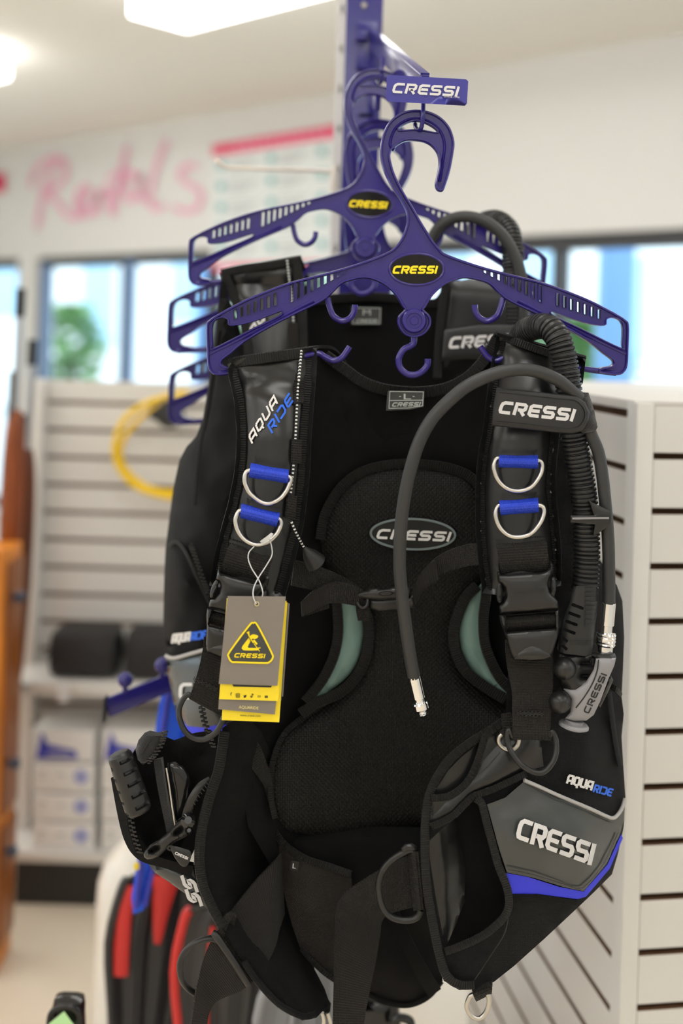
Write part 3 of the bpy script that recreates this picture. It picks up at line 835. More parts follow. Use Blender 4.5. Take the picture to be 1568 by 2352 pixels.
# ------------------------------------------------------------------ hangers
HL = lambda px, py, y=0: Vector(((px - 950) / 2000, y, (740 - py) / 2000))
mx = lambda p: (950 + (950 - p[0]) * 1.035, p[1])
def build_hanger():
    t = thing('vest_hanger', 'indigo plastic hanger', 'hanger', (0, 0, 0), 'indigo vest hangers on the pole')
    hook_out = [(1003, 436), (1012, 440), (1020, 433), (1032, 395), (1040, 354), (1042, 325), (1030, 291), (1002, 265), (961, 253), (921, 260), (890, 286), (874, 330), (876, 376), (894, 421), (920, 462), (934, 497), (927, 535), (908, 566)]
    armL = [(880, 584), (821, 606), (757, 625), (662, 650), (578, 682), (530, 706), (503, 721), (482, 735), (475, 748), (476, 800), (478, 838), (485, 854), (499, 861), (540, 856), (538, 845), (514, 840), (510, 829), (532, 811), (571, 780), (650, 736), (736, 694), (764, 672), (782, 654), (803, 645), (840, 639), (878, 652), (907, 677), (924, 705), (928, 728), (914, 738), (915, 752), (926, 769), (950, 776)]
    armR = [mx(p) for p in reversed(armL[:-1])]
    neckR = [(1010, 573), (996, 557), (980, 532), (963, 504), (944, 471), (927, 443), (910, 410), (900, 382), (897, 352), (921, 328), (950, 323), (982, 330), (1003, 352), (1007, 382), (999, 421)]
    armL[28:] = [(928, 712), (914, 728), (914, 748), (928, 768), (950, 775)]
    armR = [mx(p) for p in reversed(armL[:-1])]
    out = hook_out + armL + armR + neckR
    win = [(489, 745), (505, 731), (523, 733), (529, 748), (575, 741), (638, 718), (646, 716), (640, 725), (579, 755), (494, 798), (489, 790)]
    hole_hook = [(914, 300), (930, 286), (957, 279), (986, 288), (1004, 305), (960, 298)]
    holes = [win, [mx(p) for p in win], hole_hook]
    slots = []
    for i in range(7):
        x = 537 + 15.2 * i; ty = 706 - (x - 530) * .403 + 9; by = 743 - (x - 530) * .33 - 7
        slots.append([(x, ty), (x + 7.5, ty - 3), (x + 7.5, by - 2.5), (x, by)])
    for i in range(10):
        x = 667 + 15.2 * i; ty = 650 - (x - 662) * .277 + 7; by = 704 - (x - 661) * .54 - 5
        if by - ty < 5: continue
        slots.append([(x, ty), (x + 7.5, ty - 2), (x + 7.5, by - 4), (x, by)])
    holes += slots + [[mx(p) for p in sl] for sl in slots]
    sm = resample(cr(out, 3, True), 16)
    loops = [sm] + [resample(h if len(h) < 5 else cr(h, 2, True), 14) for h in holes]
    V, Fc = cdt(loops, 26)
    verts, faces = solid(V, Fc, lambda i: HL(*V[i], -.003), lambda i: HL(*V[i], .003))
    parts = [(verts, faces)]
    # raised rims
    def rim(lp, wd_, hh):
        a = np.array(lp); tt = np.roll(a, -1, 0) - np.roll(a, 1, 0)
        n = np.stack([-tt[:, 1], tt[:, 0]], 1); n /= (np.linalg.norm(n, axis=1)[:, None] + 1e-9)
        sgn_ = np.where(inside(a + n * 1.5, loops), 1, -1)
        ar = 1 if (sgn_.sum() > 0) else -1
        vv = []; ff = []; k = 8; L_ = len(a)
        for i in range(L_):
            for o, y in ((0, .55), (0, -.55), (.25, -1), (.75, -1), (1, -.55), (1, .55), (.75, 1), (.25, 1)):
                q = a[i] + n[i] * ar * (o * wd_ - .6); vv.append(HL(q[0], q[1], y * hh))
        for i in range(L_):
            j = (i + 1) % L_
            for c in range(k):
                e = (c + 1) % k; ff.append((i * k + c, i * k + e, j * k + e, j * k + c))
        return vv, ff
    parts.append(rim(resample(cr(out, 5, True), 7), 6.5, .0068))
    for h in holes[:2]: parts.append(rim(resample(cr(h, 4, True), 8), 4.5, .0062))
    parts.append(rim(resample(cr(hole_hook, 4, True), 8), 4, .0062))
    for h in holes[3:]: parts.append(rim(resample(h, 9), 2.2, .0058))
    # ribs: hook channel inner rib, arm flange
    def bar2(pts, r, fl=1.3):
        W = [HL(*p) for p in cr(pts, 5)]; v_, f_, _ = sweep(W, r, 10, False, fl); return v_, f_
    for mir in (lambda p: p, mx):
        g_ = lambda L_: [mir(p) for p in L_]
        parts.append(bar2(g_([(752, 684), (757, 706), (766, 726), (785, 737), (803, 731), (813, 716), (815, 700)]), .0036))
        parts.append(bar2(g_([(502, 857), (580, 846), (660, 828), (725, 812), (745, 819), (765, 828), (784, 822), (795, 808), (803, 796)]), .0036))
        parts.append(bar2(g_([(480, 812), (530, 788), (600, 753), (660, 722), (720, 690)]), .0032, 1.6))
    parts.append(bar2([(905, 345), (895, 332), (905, 300), (930, 279), (960, 274), (990, 284), (1012, 306), (1020, 335), (1016, 372), (1009, 418)], .0022, 2.8))
    Vm, Fm = merge(*parts)
    mk('frame', Vm, Fm, 'indigo', t)
    mp = lambda y0: (lambda q, l: HL(q[0], q[1], y0 - l))
    bo = ell(956, 619, 60, 34, 40)
    Vb, Fb = cdt([bo], 30); v_, f_ = solid(Vb, Fb, lambda i: HL(*Vb[i], -.0042), lambda i: HL(*Vb[i], -.002))
    bd = mk('badge', v_, f_, 'badge', t)
    v_, f_, _ = sweep([HL(*p, -.0035) for p in ell(956, 619, 62, 36, 48)], .0016, 8, True); mk('badge_rim', v_, f_, 'indigo', t)
    word('lettering', 'CRESSI', (900, 629), (100, 0), (5, -18), 0, 'yellow', bd, weight=.25, th=.0006, mapf=mp(-.0043))
    c0 = HL(950, 737, -.004); c1 = HL(950, 737, -.0095)
    lathe('pivot_boss', c0, c1, [(0, .0145), (.7, .0140), (1, .0125), (1.0, .009), (.75, .0085), (.75, .005), (1, .0045), (1, .0012)], 'indigo', t, 28)
    v_, f_, _ = sweep([HL(*p) for p in cr([(950, 766), (950, 786), (944, 794), (926, 804), (915, 826), (921, 848), (941, 861), (964, 857), (980, 841), (982, 824)], 6)], .0037, 12)
    mk('swivel_hook', v_, f_, 'indigo', t)
    return t

def copy_tree(o, parent=None):
    c = o.copy(); COL.objects.link(c); c.parent = parent
    for ch in o.children: copy_tree(ch, c)
    return c
hang = build_hanger()
def place(h, px, py, d, sc=1.0, rot=0, yaw=0, label=''):
    h.location = P(px, py, d); h.rotation_euler = (0, -ROLL + math.radians(rot), math.radians(yaw)); h.scale = (sc,) * 3
    h['label'] = label
h2 = copy_tree(hang); h3 = copy_tree(hang); h4 = copy_tree(hang)
place(hang, 950, 740, 1.30, label='indigo plastic hanger in front, carrying the size L dive vest')
place(h2, 838, 572, 1.53, 1.0, 3.0, label='indigo plastic hanger right behind the front one, carrying the size M vest')
place(h3, 848, 730, 1.665, 1.20, -1.0, 180, label='indigo plastic hanger with only its end past the size M vest')
place(h4, 846, 895, 1.735, 1.24, -1.0, 180, label='indigo plastic hanger sticking out lowest, before the yellow hose')
a3 = thing('waterfall_rail', 'indigo arm on the pole behind the vests holding the two rear hangers', 'display arm', P(850, 260, PD))
b0 = Vector((pole_x + .015, PD - .002, P(850, 215, PD).z)); b1 = Vector((pole_x + .02, 1.60, P(850, 232, 1.6).z))
bar('beam', b0, b1, .009, .026, 'indigopaint', a3)

# ================================================================== dive vest in front (size L)
def sm(t): t = max(0., min(1., t)); return t * t * (3 - 2 * t)
vest = thing('dive_vest', 'black dive vest with L size label at its neck on the front hanger', 'dive vest', P(930, 2330, 1.33), 'black dive vests')
dback = lambda x, y: 1.345 + .045 * sm((y - 830) / 500) - .05 * ((x - 930) / 260) ** 2 * (1 if abs(x - 930) < 380 else .5)
# --- back panel (inside of the back, faces the viewer)
neck = [(700, 796), (745, 806), (790, 838), (830, 866), (880, 884), (950, 891), (1015, 884), (1065, 862), (1100, 830), (1122, 800), (1140, 768)]
bp = sheet('back_panel', neck + [(1150, 900), (1130, 1000), (1120, 1150), (1150, 1350), (1190, 1500), (1200, 1700), (1100, 1850), (1010, 2000), (985, 2100), (780, 2120), (640, 2020), (570, 1900), (545, 1750), (560, 1600), (610, 1400), (660, 1200), (690, 1000)],
           dback, 'nylon', vest, thick=.006, step=18, wr=.010, wrs=120, wrf=lambda x, y: .006 * math.exp(-((x - 812) / 16) ** 2) * sm((y - 860) / 60) * (1 - sm((y - 1000) / 120)) - .005 * math.exp(-((x - 790 + (y - 950) * .06) / 14) ** 2) * sm((y - 890) / 40) * (1 - sm((y - 1020) / 60)))
band('neck_binding', [(x + 1, y + 10) for x, y in neck[1:]], 27, lambda x, y: dback(x, y) - .003, 'binding', bp, lift=.003)
# size label
lab = [(890, 897), (974, 899), (973, 934), (940, 941), (886, 943)]
dlab = lambda x, y: dback(x, y) - .012 - .004 * sm((y - 900) / 40)
lb = sheet('size_label', lab, dlab, 'labelgrey', bp, thick=.001, step=12)
dl2 = lambda x, y: dlab(x, y) - .0004
strokes('label_frame', [[(895, 899), (972, 900), (970, 932), (938, 937), (893, 938), (895, 899)], [(894, 920), (971, 919)]], .8, dl2, 'labelink', lb, th=.0003)
ftext('label_letter', '·L·', (916, 917), (36, 0), (0, -13), dl2, 'labelink', lb)
word('label_lettering', 'CRESSI', (899, 934), (64, -1), (4, -9.5), dl2, 'labelink', lb, weight=.2, th=.0003)

# --- padded mesh back pad
pad_o = [(735, 1240), (745, 1185), (775, 1130), (820, 1090), (880, 1070), (950, 1066), (1030, 1075), (1085, 1100), (1120, 1150), (1135, 1230), (1125, 1300), (1085, 1370), (1058, 1430), (1054, 1490), (1075, 1555), (1120, 1600), (1185, 1650), (1215, 1720), (1180, 1800), (1060, 1860), (980, 1905), (860, 1920), (720, 1918), (650, 1900), (622, 1830), (624, 1760), (650, 1690), (700, 1645), (770, 1598), (815, 1545), (834, 1480), (832, 1400), (800, 1360), (755, 1310)]
dpad = lambda x, y: dback(x, y) - .006
sheet('back_pad', pad_o, dpad, 'mesh', vest, thick=.008, step=15, smooth=3, bulge=.030, fall=32, insets=(5, 11))
band('pad_binding', pad_o[0:10], 24, lambda x, y: dpad(x, y) - .006, 'binding', vest, lift=.005)
band('pad_binding', [(632, 1880), (622, 1830), (624, 1760), (650, 1690), (700, 1645), (770, 1598)], 14, lambda x, y: dpad(x, y) - .006, 'binding', vest, lift=.004)
# grey-green lining crescents with their bindings
def crescent(out, bl_, br_, name='lining_panel'):
    dd = lambda x, y: dback(x, y) - .020
    c = sheet(name, out, dd, 'teal', vest, thick=.004, step=10, smooth=4, bulge=.010, fall=16, wr=.004, wrs=26)
    band('lining_binding', bl_, 24, lambda x, y: dd(x, y) - .004, 'binding', c, lift=.006)
    band('lining_binding', br_, 26, lambda x, y: dd(x, y) - .004, 'binding', c, lift=.006)
crescent([(779, 1372), (800, 1374), (815, 1380), (830, 1410), (834, 1455), (826, 1505), (806, 1545), (770, 1578), (728, 1600), (745, 1572), (765, 1535), (780, 1490), (786, 1440), (784, 1400)],
         [(770, 1368), (775, 1410), (776, 1455), (768, 1500), (752, 1540), (733, 1572), (700, 1612)], [(828, 1384), (844, 1420), (847, 1465), (838, 1515), (815, 1558), (778, 1592), (728, 1614), (690, 1640)])
crescent([(1107, 1338), (1106, 1360), (1100, 1400), (1100, 1440), (1106, 1490), (1120, 1530), (1140, 1565), (1167, 1598), (1130, 1578), (1095, 1552), (1068, 1515), (1055, 1470), (1056, 1430), (1070, 1390), (1090, 1360)],
         [(1118, 1330), (1116, 1370), (1110, 1420), (1113, 1475), (1128, 1520), (1150, 1560), (1180, 1590)], [(1096, 1345), (1072, 1368), (1055, 1400), (1042, 1450), (1046, 1495), (1068, 1540), (1110, 1575), (1160, 1606)])
# oval patch
dpatch = lambda x, y: dpad(x, y) - .0315
pa = sheet('logo_patch', ell(948, 1227, 98, 36, 40, .03), dpatch, mat('patch_black', (.006, .006, .006, 1), .6), vest, thick=.004, step=14)
band('patch_edge', ell(948, 1227, 97, 35, 40, .03), 5.5, lambda x, y: dpatch(x, y) - .0006, 'patchedge', pa, lift=.0012, smooth=0, closed=True)
word('lettering', 'CRESSI', (862, 1237), (168, 7), (8, -22), lambda x, y: dpatch(x, y) - .0008, 'thread', pa, weight=.25, th=.0016)

# --- lower back / bottom body
dbot = lambda x, y: 1.365 - .00002 * abs(x - 850) + .02 * sm((y - 1900) / 300)
sheet('lower_panel', [(640, 1895), (980, 1900), (1010, 2000), (1020, 2160), (1016, 2258), (990, 2290), (958, 2309), (925, 2315), (880, 2307), (845, 2288), (800, 2270), (770, 2240), (700, 2180), (640, 2060)], dbot, 'nylon', vest, thick=.02, step=18, bulge=.03, fall=60, wr=.012, wrs=130)
band('lower_binding', [(845, 2284), (880, 2302), (925, 2310), (958, 2304), (988, 2286), (1014, 2254)], 12, lambda x, y: dbot(x, y) - .004, 'nylon', vest, lift=.004)
strip('lower_webbing', [((885, 2100, 1.338), (915, 2090, 1.338)), ((920, 2170, 1.335), (948, 2160, 1.335)), ((955, 2240, 1.338), (985, 2230, 1.338)), ((985, 2290, 1.35), (1012, 2270, 1.35))], 'nylon', vest)

# --- shoulder straps -------------------------------------------------
dst = lambda x, y: lerp(y, (760, 830, 900, 1000, 1350, 1700), (1.300, 1.290, 1.272, 1.260, 1.245, 1.236))
L_out = [(523, 836), (560, 822), (640, 812), (727, 798), (727, 840), (720, 930), (714, 1011), (710, 1093), (697, 1202), (684, 1256), (667, 1324), (652, 1372), (560, 1360), (480, 1345), (485, 1324), (491, 1283), (504, 1229), (523, 1161), (537, 1093), (542, 1047), (543, 984), (537, 916), (526, 866)]
def strap_wr(cx):
    def f(x, y):
        c = cx(y); u_ = (x - c) / 62
        return -.010 * min(1.6, u_ * u_) + .004 * math.sin(x * .045 + 1) * math.exp(-((y - 862) / 26) ** 2) - .005 * math.exp(-((y - 885) / 22) ** 2)
    return f
cxL = lambda y: lerp(y, (836, 984, 1093, 1229, 1360), (626, 630, 624, 595, 570))
SL = sheet('shoulder_strap', L_out, dst, 'vinyl', vest, thick=.012, step=11, bulge=.007, fall=12, wrf=strap_wr(cxL))
dsl = lambda x, y: dst(x, y) - .0045 + .010 * min(1.6, ((x - cxL(y)) / 62) ** 2)
band('strap_binding', [(512, 1230 + 60), (516, 1229), (534, 1161), (548, 1093), (553, 1047), (554, 984), (548, 916), (536, 862), (534, 836)], 24, lambda x, y: dsl(x, y) - .001, 'binding', SL, lift=.003)
band('strap_binding', [(496, 1345), (500, 1300), (512, 1240)], 22, lambda x, y: dsl(x, y) - .001, 'binding', SL, lift=.003)
band('strap_binding', [(524, 838), (560, 829), (640, 818), (728, 806)], 26, lambda x, y: dsl(x, y) - .002, 'binding', SL, lift=.003, smooth=3)
band('strap_binding', [(714, 800), (714, 840), (707, 930), (701, 1011), (697, 1093), (684, 1202), (671, 1256), (655, 1322), (642, 1366)], 28, lambda x, y: dsl(x, y) - .001, 'binding', SL, lift=.003)
# the strap folds back over the hanger to the back panel
strip('strap_fold', [((523, 838, 1.296), (728, 800, 1.296)), ((524, 834, 1.31), (735, 796, 1.31)), ((540, 834, 1.335), (770, 802, 1.335)), ((560, 850, 1.36), (800, 840, 1.355))], 'nylon', vest, t=.004, n=5, ac=8)
def dots(t0, t1, y): return None
dsv = lambda x, y: dsl(x, y) - .0035
# embroidered AQUA RIDE
word('lettering', 'AQUA', (578, 1021), (60, -96), (-9, -20), dsv, 'thread', SL, weight=.2, th=.0012)
word('lettering', 'RIDE', (624, 997), (50, -76), (-11, -20), dsv, 'bluethread', SL, weight=.2, th=.0012)
# stitch bars
def stitches(par, a, b, rows_=2, dep=dsv, name='stitching', amp=2.6, n=16):
    ps = []
    a = np.array(a, float); b = np.array(b, float); nn = np.array((-(b - a)[1], (b - a)[0])); nn /= np.linalg.norm(nn)
    z = [tuple(a + (b - a) * i / n + nn * (amp if i % 2 else -amp)) for i in range(n + 1)]
    ps.append(z); ps.append([tuple(np.array(q) + nn * 4.5) for q in z])
    strokes(name, ps, .9, dep, 'ink', par, th=.0006, step=6)
stitches(SL, (583, 1053), (662, 1068)); stitches(SL, (565, 1147), (645, 1166)); stitches(SL, (527, 1240), (565, 1252)); stitches(SL, (590, 1258), (630, 1272))

def dring(tab, ring, par, off=.010, r=.0026, m='steel', mw='blueweb'):
    rg = tube('d_ring', [(x, y, dst(x, y) - off) for x, y in ring], r, m, par, 12, n=5)
    a, b, c, d_ = tab
    rows_ = []
    for f, o in ((0, .004), (.12, .010), (.35, .0165), (.65, .0165), (.9, .011), (1, .0045)):
        l = (a[0] + (d_[0] - a[0]) * f, a[1] + (d_[1] - a[1]) * f); q = (b[0] + (c[0] - b[0]) * f, b[1] + (c[1] - b[1]) * f)
        rows_.append(((l[0], l[1], dst(*l) - o), (q[0], q[1], dst(*q) - o)))
    strip('ring_tab', rows_, mw, par, t=.0028, n=3)
dring([(575, 1066), (663, 1081), (661, 1108), (572, 1094)], [(588, 1082), (572, 1081), (564, 1088), (562, 1104), (566, 1118), (575, 1134), (597, 1152), (618, 1157), (643, 1145), (658, 1127), (667, 1106), (666, 1097), (656, 1094)], SL)
dring([(554, 1159), (643, 1181), (635, 1208), (552, 1187)], [(566, 1174), (552, 1173), (545, 1181), (541, 1197), (547, 1220), (563, 1241), (588, 1252), (613, 1246), (635, 1227), (645, 1206), (642, 1193), (630, 1192)], SL)
# dump-valve cord with sleeves
tube('valve_cord', [(692, 804, 1.276), (690, 830, 1.266), (686, 875, 1.254)], .0013, 'speckle', SL, 8)
cz = lambda x, y: dsl(x, y) - .0065
tube('valve_cord', [(x, y, cz(x, y)) for x, y in ((689, 826), (685, 872), (682, 930), (680, 970), (678, 1010), (674, 1068), (671, 1100), (667, 1138))], .0013, 'speckle', SL, 8)
tube('valve_cord', [(668, 1196, 1.236), (680, 1224, 1.24), (697, 1256, 1.25)], .0013, 'speckle', SL, 8)
for a, b, c, d_ in (((677, 872), (698, 872), (696, 926), (675, 928)), ((671, 1008), (692, 1010), (690, 1066), (669, 1064)), ((660, 1134), (681, 1140), (676, 1194), (655, 1190))):
    strip('cord_sleeve', [((a[0], a[1], cz(*a) - .001), (b[0], b[1], cz(*b) - .0005)), (((a[0] + d_[0]) / 2, (a[1] + d_[1]) / 2, cz(*a) - .003), ((b[0] + c[0]) / 2, (b[1] + c[1]) / 2, cz(*b) - .002)), ((d_[0], d_[1], cz(*d_) - .001), (c[0], c[1], cz(*c) - .0005))], 'web', SL, t=.003)
lathe('valve_toggle', P(698, 1257, 1.250), P(727, 1296, 1.262), [(0, .002), (.15, .004), (.5, .009), (.9, .0125), (1, .010)], 'rubberblk', SL, 18)

R_out = [(1141, 764), (1164, 771), (1200, 784), (1260, 806), (1330, 822), (1345, 824), (1338, 880), (1290, 950), (1284, 1000), (1277, 1065), (1274, 1121), (1279, 1163), (1287, 1247), (1289, 1303), (1288, 1345), (1180, 1372), (1108, 1362), (1100, 1303), (1093, 1233), (1091, 1149), (1093, 1093), (1099, 1037), (1110, 981), (1116, 924), (1127, 840)]
cxR = lambda y: lerp(y, (770, 840, 1000, 1150, 1300, 1372), (1225, 1225, 1195, 1182, 1192, 1198))
SR = sheet('shoulder_strap', R_out, dst, 'vinyl', vest, thick=.012, step=11, bulge=.007, fall=12, wrf=lambda x, y: -.013 * min(1.8, ((x - cxR(y)) / 68) ** 2) + .004 * math.sin(x * .05) * math.exp(-((y - 820) / 22) ** 2))
dsr = lambda x, y: dst(x, y) - .0045 + .013 * min(1.8, ((x - cxR(y)) / 68) ** 2)
band('strap_binding', [(1153, 768), (1138, 842), (1127, 924), (1121, 981), (1110, 1037), (1104, 1093), (1102, 1149), (1104, 1233), (1111, 1303), (1120, 1362)], 23, lambda x, y: dsr(x, y) - .001, 'binding', SR, lift=.003)
band('strap_binding', [(1143, 770), (1164, 778), (1200, 791), (1262, 812)], 18, lambda x, y: dsr(x, y) - .002, 'binding', SR, lift=.003, smooth=3)
band('strap_binding', [(1276, 985), (1268, 1065), (1264, 1121), (1269, 1163), (1277, 1247), (1279, 1303), (1277, 1345)], 21, lambda x, y: dsr(x, y) - .001, 'binding', SR, lift=.003)
strip('strap_fold', [((1141, 768, 1.294), (1345, 826, 1.296)), ((1138, 765, 1.31), (1340, 820, 1.31)), ((1120, 790, 1.335), (1300, 830, 1.34)), ((1100, 835, 1.35), (1280, 850, 1.36))], 'nylon', vest, t=.004, n=5, ac=8)
stitches(SR, (1150, 1034), (1234, 1036), dep=lambda x, y: dsr(x, y) - .0035); stitches(SR, (1150, 1136), (1234, 1134), dep=lambda x, y: dsr(x, y) - .0035)
stitches(SR, (1137, 1243), (1182, 1241), dep=lambda x, y: dsr(x, y) - .0035); stitches(SR, (1204, 1239), (1248, 1235), dep=lambda x, y: dsr(x, y) - .0035)
dring([(1146, 1048), (1235, 1048), (1235, 1074), (1145, 1071)], [(1158, 1057), (1143, 1053), (1136, 1062), (1134, 1077), (1144, 1104), (1166, 1123), (1193, 1128), (1220, 1118), (1240, 1092), (1245, 1070), (1239, 1058), (1226, 1060)], SR)
dring([(1146, 1152), (1235, 1146), (1237, 1174), (1149, 1181)], [(1160, 1164), (1146, 1162), (1140, 1170), (1138, 1187), (1147, 1211), (1166, 1229), (1189, 1234), (1217, 1227), (1239, 1203), (1249, 1178), (1245, 1163), (1230, 1160)], SR)

# hose flap with big lettering, and the velcro tab behind
fl_o = [(1140, 890), (1220, 898), (1293, 906), (1323, 909), (1343, 924), (1354, 947), (1351, 969), (1337, 989), (1315, 996), (1287, 995), (1220, 987), (1128, 978), (1133, 930)]
dfl = lambda x, y: 1.228 + .004 * ((x - 1240) / 100) ** 2
fl = sheet('hose_flap', fl_o, dfl, mat('black_rubberised_flap', (.013, .013, .014, 1), .48, kind='fuzz', strength=.08), vest, thick=.005, step=10, insets=(2, 5), bulge=.003, fall=3)
for p in (([(1146, 900), (1220, 908), (1293, 916), (1320, 919), (1336, 931), (1344, 948), (1341, 966), (1331, 980), (1312, 986), (1287, 985), (1220, 977), (1134, 969)],)):
    band('flap_stitching', p, 2.2, lambda x, y: dfl(x, y) - .003, 'ink', fl, lift=.0005)
word('lettering', 'CRESSI', (1143, 949), (171, 19), (9, -28), lambda x, y: dfl(x, y) - .0031, 'white', fl, weight=.26, th=.0006)
sheet('velcro_tab', [(1320, 900), (1351, 902), (1363, 938), (1372, 981), (1367, 990), (1340, 996), (1315, 980)], 1.240, 'velcro', vest, thick=.012, step=10, bulge=.008, fall=10)

# --- buckles ----------------------------------------------------------
def buckle(tf, par, dofs=0.0, full=True):
    q = lambda L_: [tf(*p) for p in L_]
    dd = lambda x, y: dst(x, y) - .012 + dofs
    up = [(1138, 1296), (1143, 1312), (1150, 1320), (1165, 1320), (1240, 1315), (1254, 1312), (1261, 1304), (1260, 1290), (1266, 1289), (1270, 1298), (1270, 1316), (1262, 1326), (1258, 1342), (1263, 1362), (1274, 1372), (1281, 1380), (1282, 1399), (1215, 1405), (1148, 1410), (1146, 1392), (1156, 1384), (1162, 1368), (1160, 1350), (1152, 1340), (1143, 1336), (1141, 1316)]
    b1 = sheet('buckle', q(up), dd, 'plastic', par, thick=.010, step=9, insets=(1.6, 4), bulge=.006, fall=4)
    for c in ((1147, 1362, 8, 24), (1270, 1348, 7, 24)):
        sheet('release_tab', q(ell(c[0], c[1], c[2], c[3], 20)), lambda x, y: dd(x, y) + .001, 'plastic', b1, thick=.008, step=6, insets=(1.5,), bulge=.004, fall=4)
    lo = [(1146, 1413), (1282, 1402), (1283, 1440), (1280, 1464), (1267, 1507), (1255, 1513), (1180, 1516), (1173, 1504), (1160, 1459), (1149, 1430)]
    win = [(1162, 1415), (1275, 1406), (1276, 1443), (1163, 1452)]
    b2 = sheet('buckle_slider', q(lo), lambda x, y: dd(x, y) - .001, 'plastic', par, thick=.010, step=9, holes=[q(win)], insets=(1.6, 4), bulge=.006, fall=4)
    th = [(1180, 1513), (1190, 1498), (1206, 1486), (1222, 1481), (1240, 1486), (1255, 1497), (1265, 1507), (1250, 1513), (1215, 1516)]
    sheet('thumb_tab', q(th), lambda x, y: dd(x, y) - .006 - .006 * 0, 'plastic', b2, thick=.006, step=7, insets=(1.5,), bulge=.005, fall=12)
    p = lambda x, y, o: tf(x, y) + (dd(*tf(x, y)) + o,)
    strip('buckle_webbing', [(p(1160, 1412, .012), p(1277, 1404, .012)), (p(1160, 1421, .003), p(1277, 1414, .003)), (p(1160, 1432, .000), p(1277, 1424, .000)), (p(1160, 1441, .004), p(1277, 1434, .004)), (p(1160, 1452, .014), p(1277, 1444, .014))], 'web', b2, n=3)
    wo = lambda x, y: dd(x, y) - .0075
    o_ = np.array(tf(1177, 1368)); e_ = np.array(tf(1246, 1362)) - o_; v_ = np.array(tf(1180, 1357)) - o_
    word('lettering', 'CRESSI', o_, e_, v_, lambda x, y: dd(x, y) - .0061, 'plastic', b1, weight=.2, th=.0006)
buckle(lambda x, y: (float(x), float(y)), vest)
strip('upper_webbing', [((1138, 1252, 1.243), (1254, 1244, 1.243)), ((1142, 1262, 1.236), (1256, 1254, 1.236)), ((1146, 1290, 1.234), (1259, 1284, 1.234)), ((1149, 1312, 1.240), (1261, 1306, 1.240)), ((1150, 1325, 1.25), (1261, 1318, 1.25))], 'web', vest)
strip('lower_strap', [((1160, 1470, 1.242), (1268, 1466, 1.242)), ((1161, 1500, 1.240), (1269, 1500, 1.240)), ((1166, 1540, 1.236), (1269, 1545, 1.238)), ((1175, 1591, 1.234), (1268, 1590, 1.236)), ((1176, 1640, 1.234), (1264, 1645, 1.236)), ((1177, 1688, 1.232), (1264, 1690, 1.234)), ((1177, 1696, 1.240), (1264, 1698, 1.242)), ((1177, 1680, 1.246), (1264, 1682, 1.248))], 'web', vest)
stitches(vest, (1186, 1636), (1248, 1638), dep=lambda x, y: 1.2325, n=14)
ring_r = [(1177, 1692), (1168, 1676), (1164, 1690), (1167, 1710), (1176, 1730), (1197, 1757), (1225, 1773), (1248, 1773), (1268, 1752), (1277, 1725), (1275, 1697), (1266, 1680), (1262, 1690)]
tube('rubber_ring', [(x, y, 1.236 - .008 * sm((y - 1690) / 80)) for x, y in ring_r], .0031, 'rubberblk', vest, 12, n=5)
tube('steel_ring', [(x, y, 1.246) for x, y in [(1152, 1686), (1145, 1694), (1146, 1707), (1157, 1718), (1174, 1722), (1187, 1713), (1191, 1700), (1188, 1690), (1178, 1684)]], .0024, 'steel', vest, 10, n=5)
strip('ring_loop', [((1150, 1640, 1.246), (1172, 1636, 1.246)), ((1153, 1668, 1.243), (1182, 1668, 1.243)), ((1156, 1694, 1.242), (1184, 1696, 1.242))], 'web', vest)
# left buckle: turned and a little smaller
ca, sa = math.cos(math.radians(18.6)) * .92, math.sin(math.radians(18.6)) * .92
tfL = lambda x, y: (503 + (x - 1138) * ca - (y - 1298) * sa, 1294 + (x - 1138) * sa + (y - 1298) * ca)
buckle(tfL, vest, -.001)
def sL3(x, y, d): return tfL(x, y) + (d,)
strip('upper_webbing', [((527, 1250, 1.243), (626, 1283, 1.243)), ((522, 1262, 1.235), (623, 1295, 1.235)), ((513, 1288, 1.233), (615, 1318, 1.233)), ((507, 1308, 1.240), (610, 1336, 1.240)), ((503, 1320, 1.25), (606, 1348, 1.25))], 'web', vest)
strip('lower_strap', [((468, 1462, 1.242), (580, 1490, 1.242)), ((464, 1500, 1.238), (570, 1535, 1.238)), ((452, 1550, 1.234), (552, 1590, 1.236)), ((437, 1595, 1.232), (530, 1645, 1.234)), ((436, 1603, 1.240), (529, 1652, 1.242)), ((444, 1590, 1.247), (535, 1635, 1.248))], 'web', vest)
stitches(vest, (445, 1556), (500, 1582), dep=lambda x, y: 1.2325, n=12)
ring_l = [(440, 1600), (430, 1596), (418, 1610), (411, 1630), (412, 1650), (424, 1678), (444, 1695), (470, 1698), (494, 1684), (508, 1662), (513, 1648), (520, 1640)]
tube('rubber_ring', [(x, y, 1.236 - .006 * sm((y - 1610) / 60)) for x, y in ring_l], .0031, 'rubberblk', vest, 12, n=5)

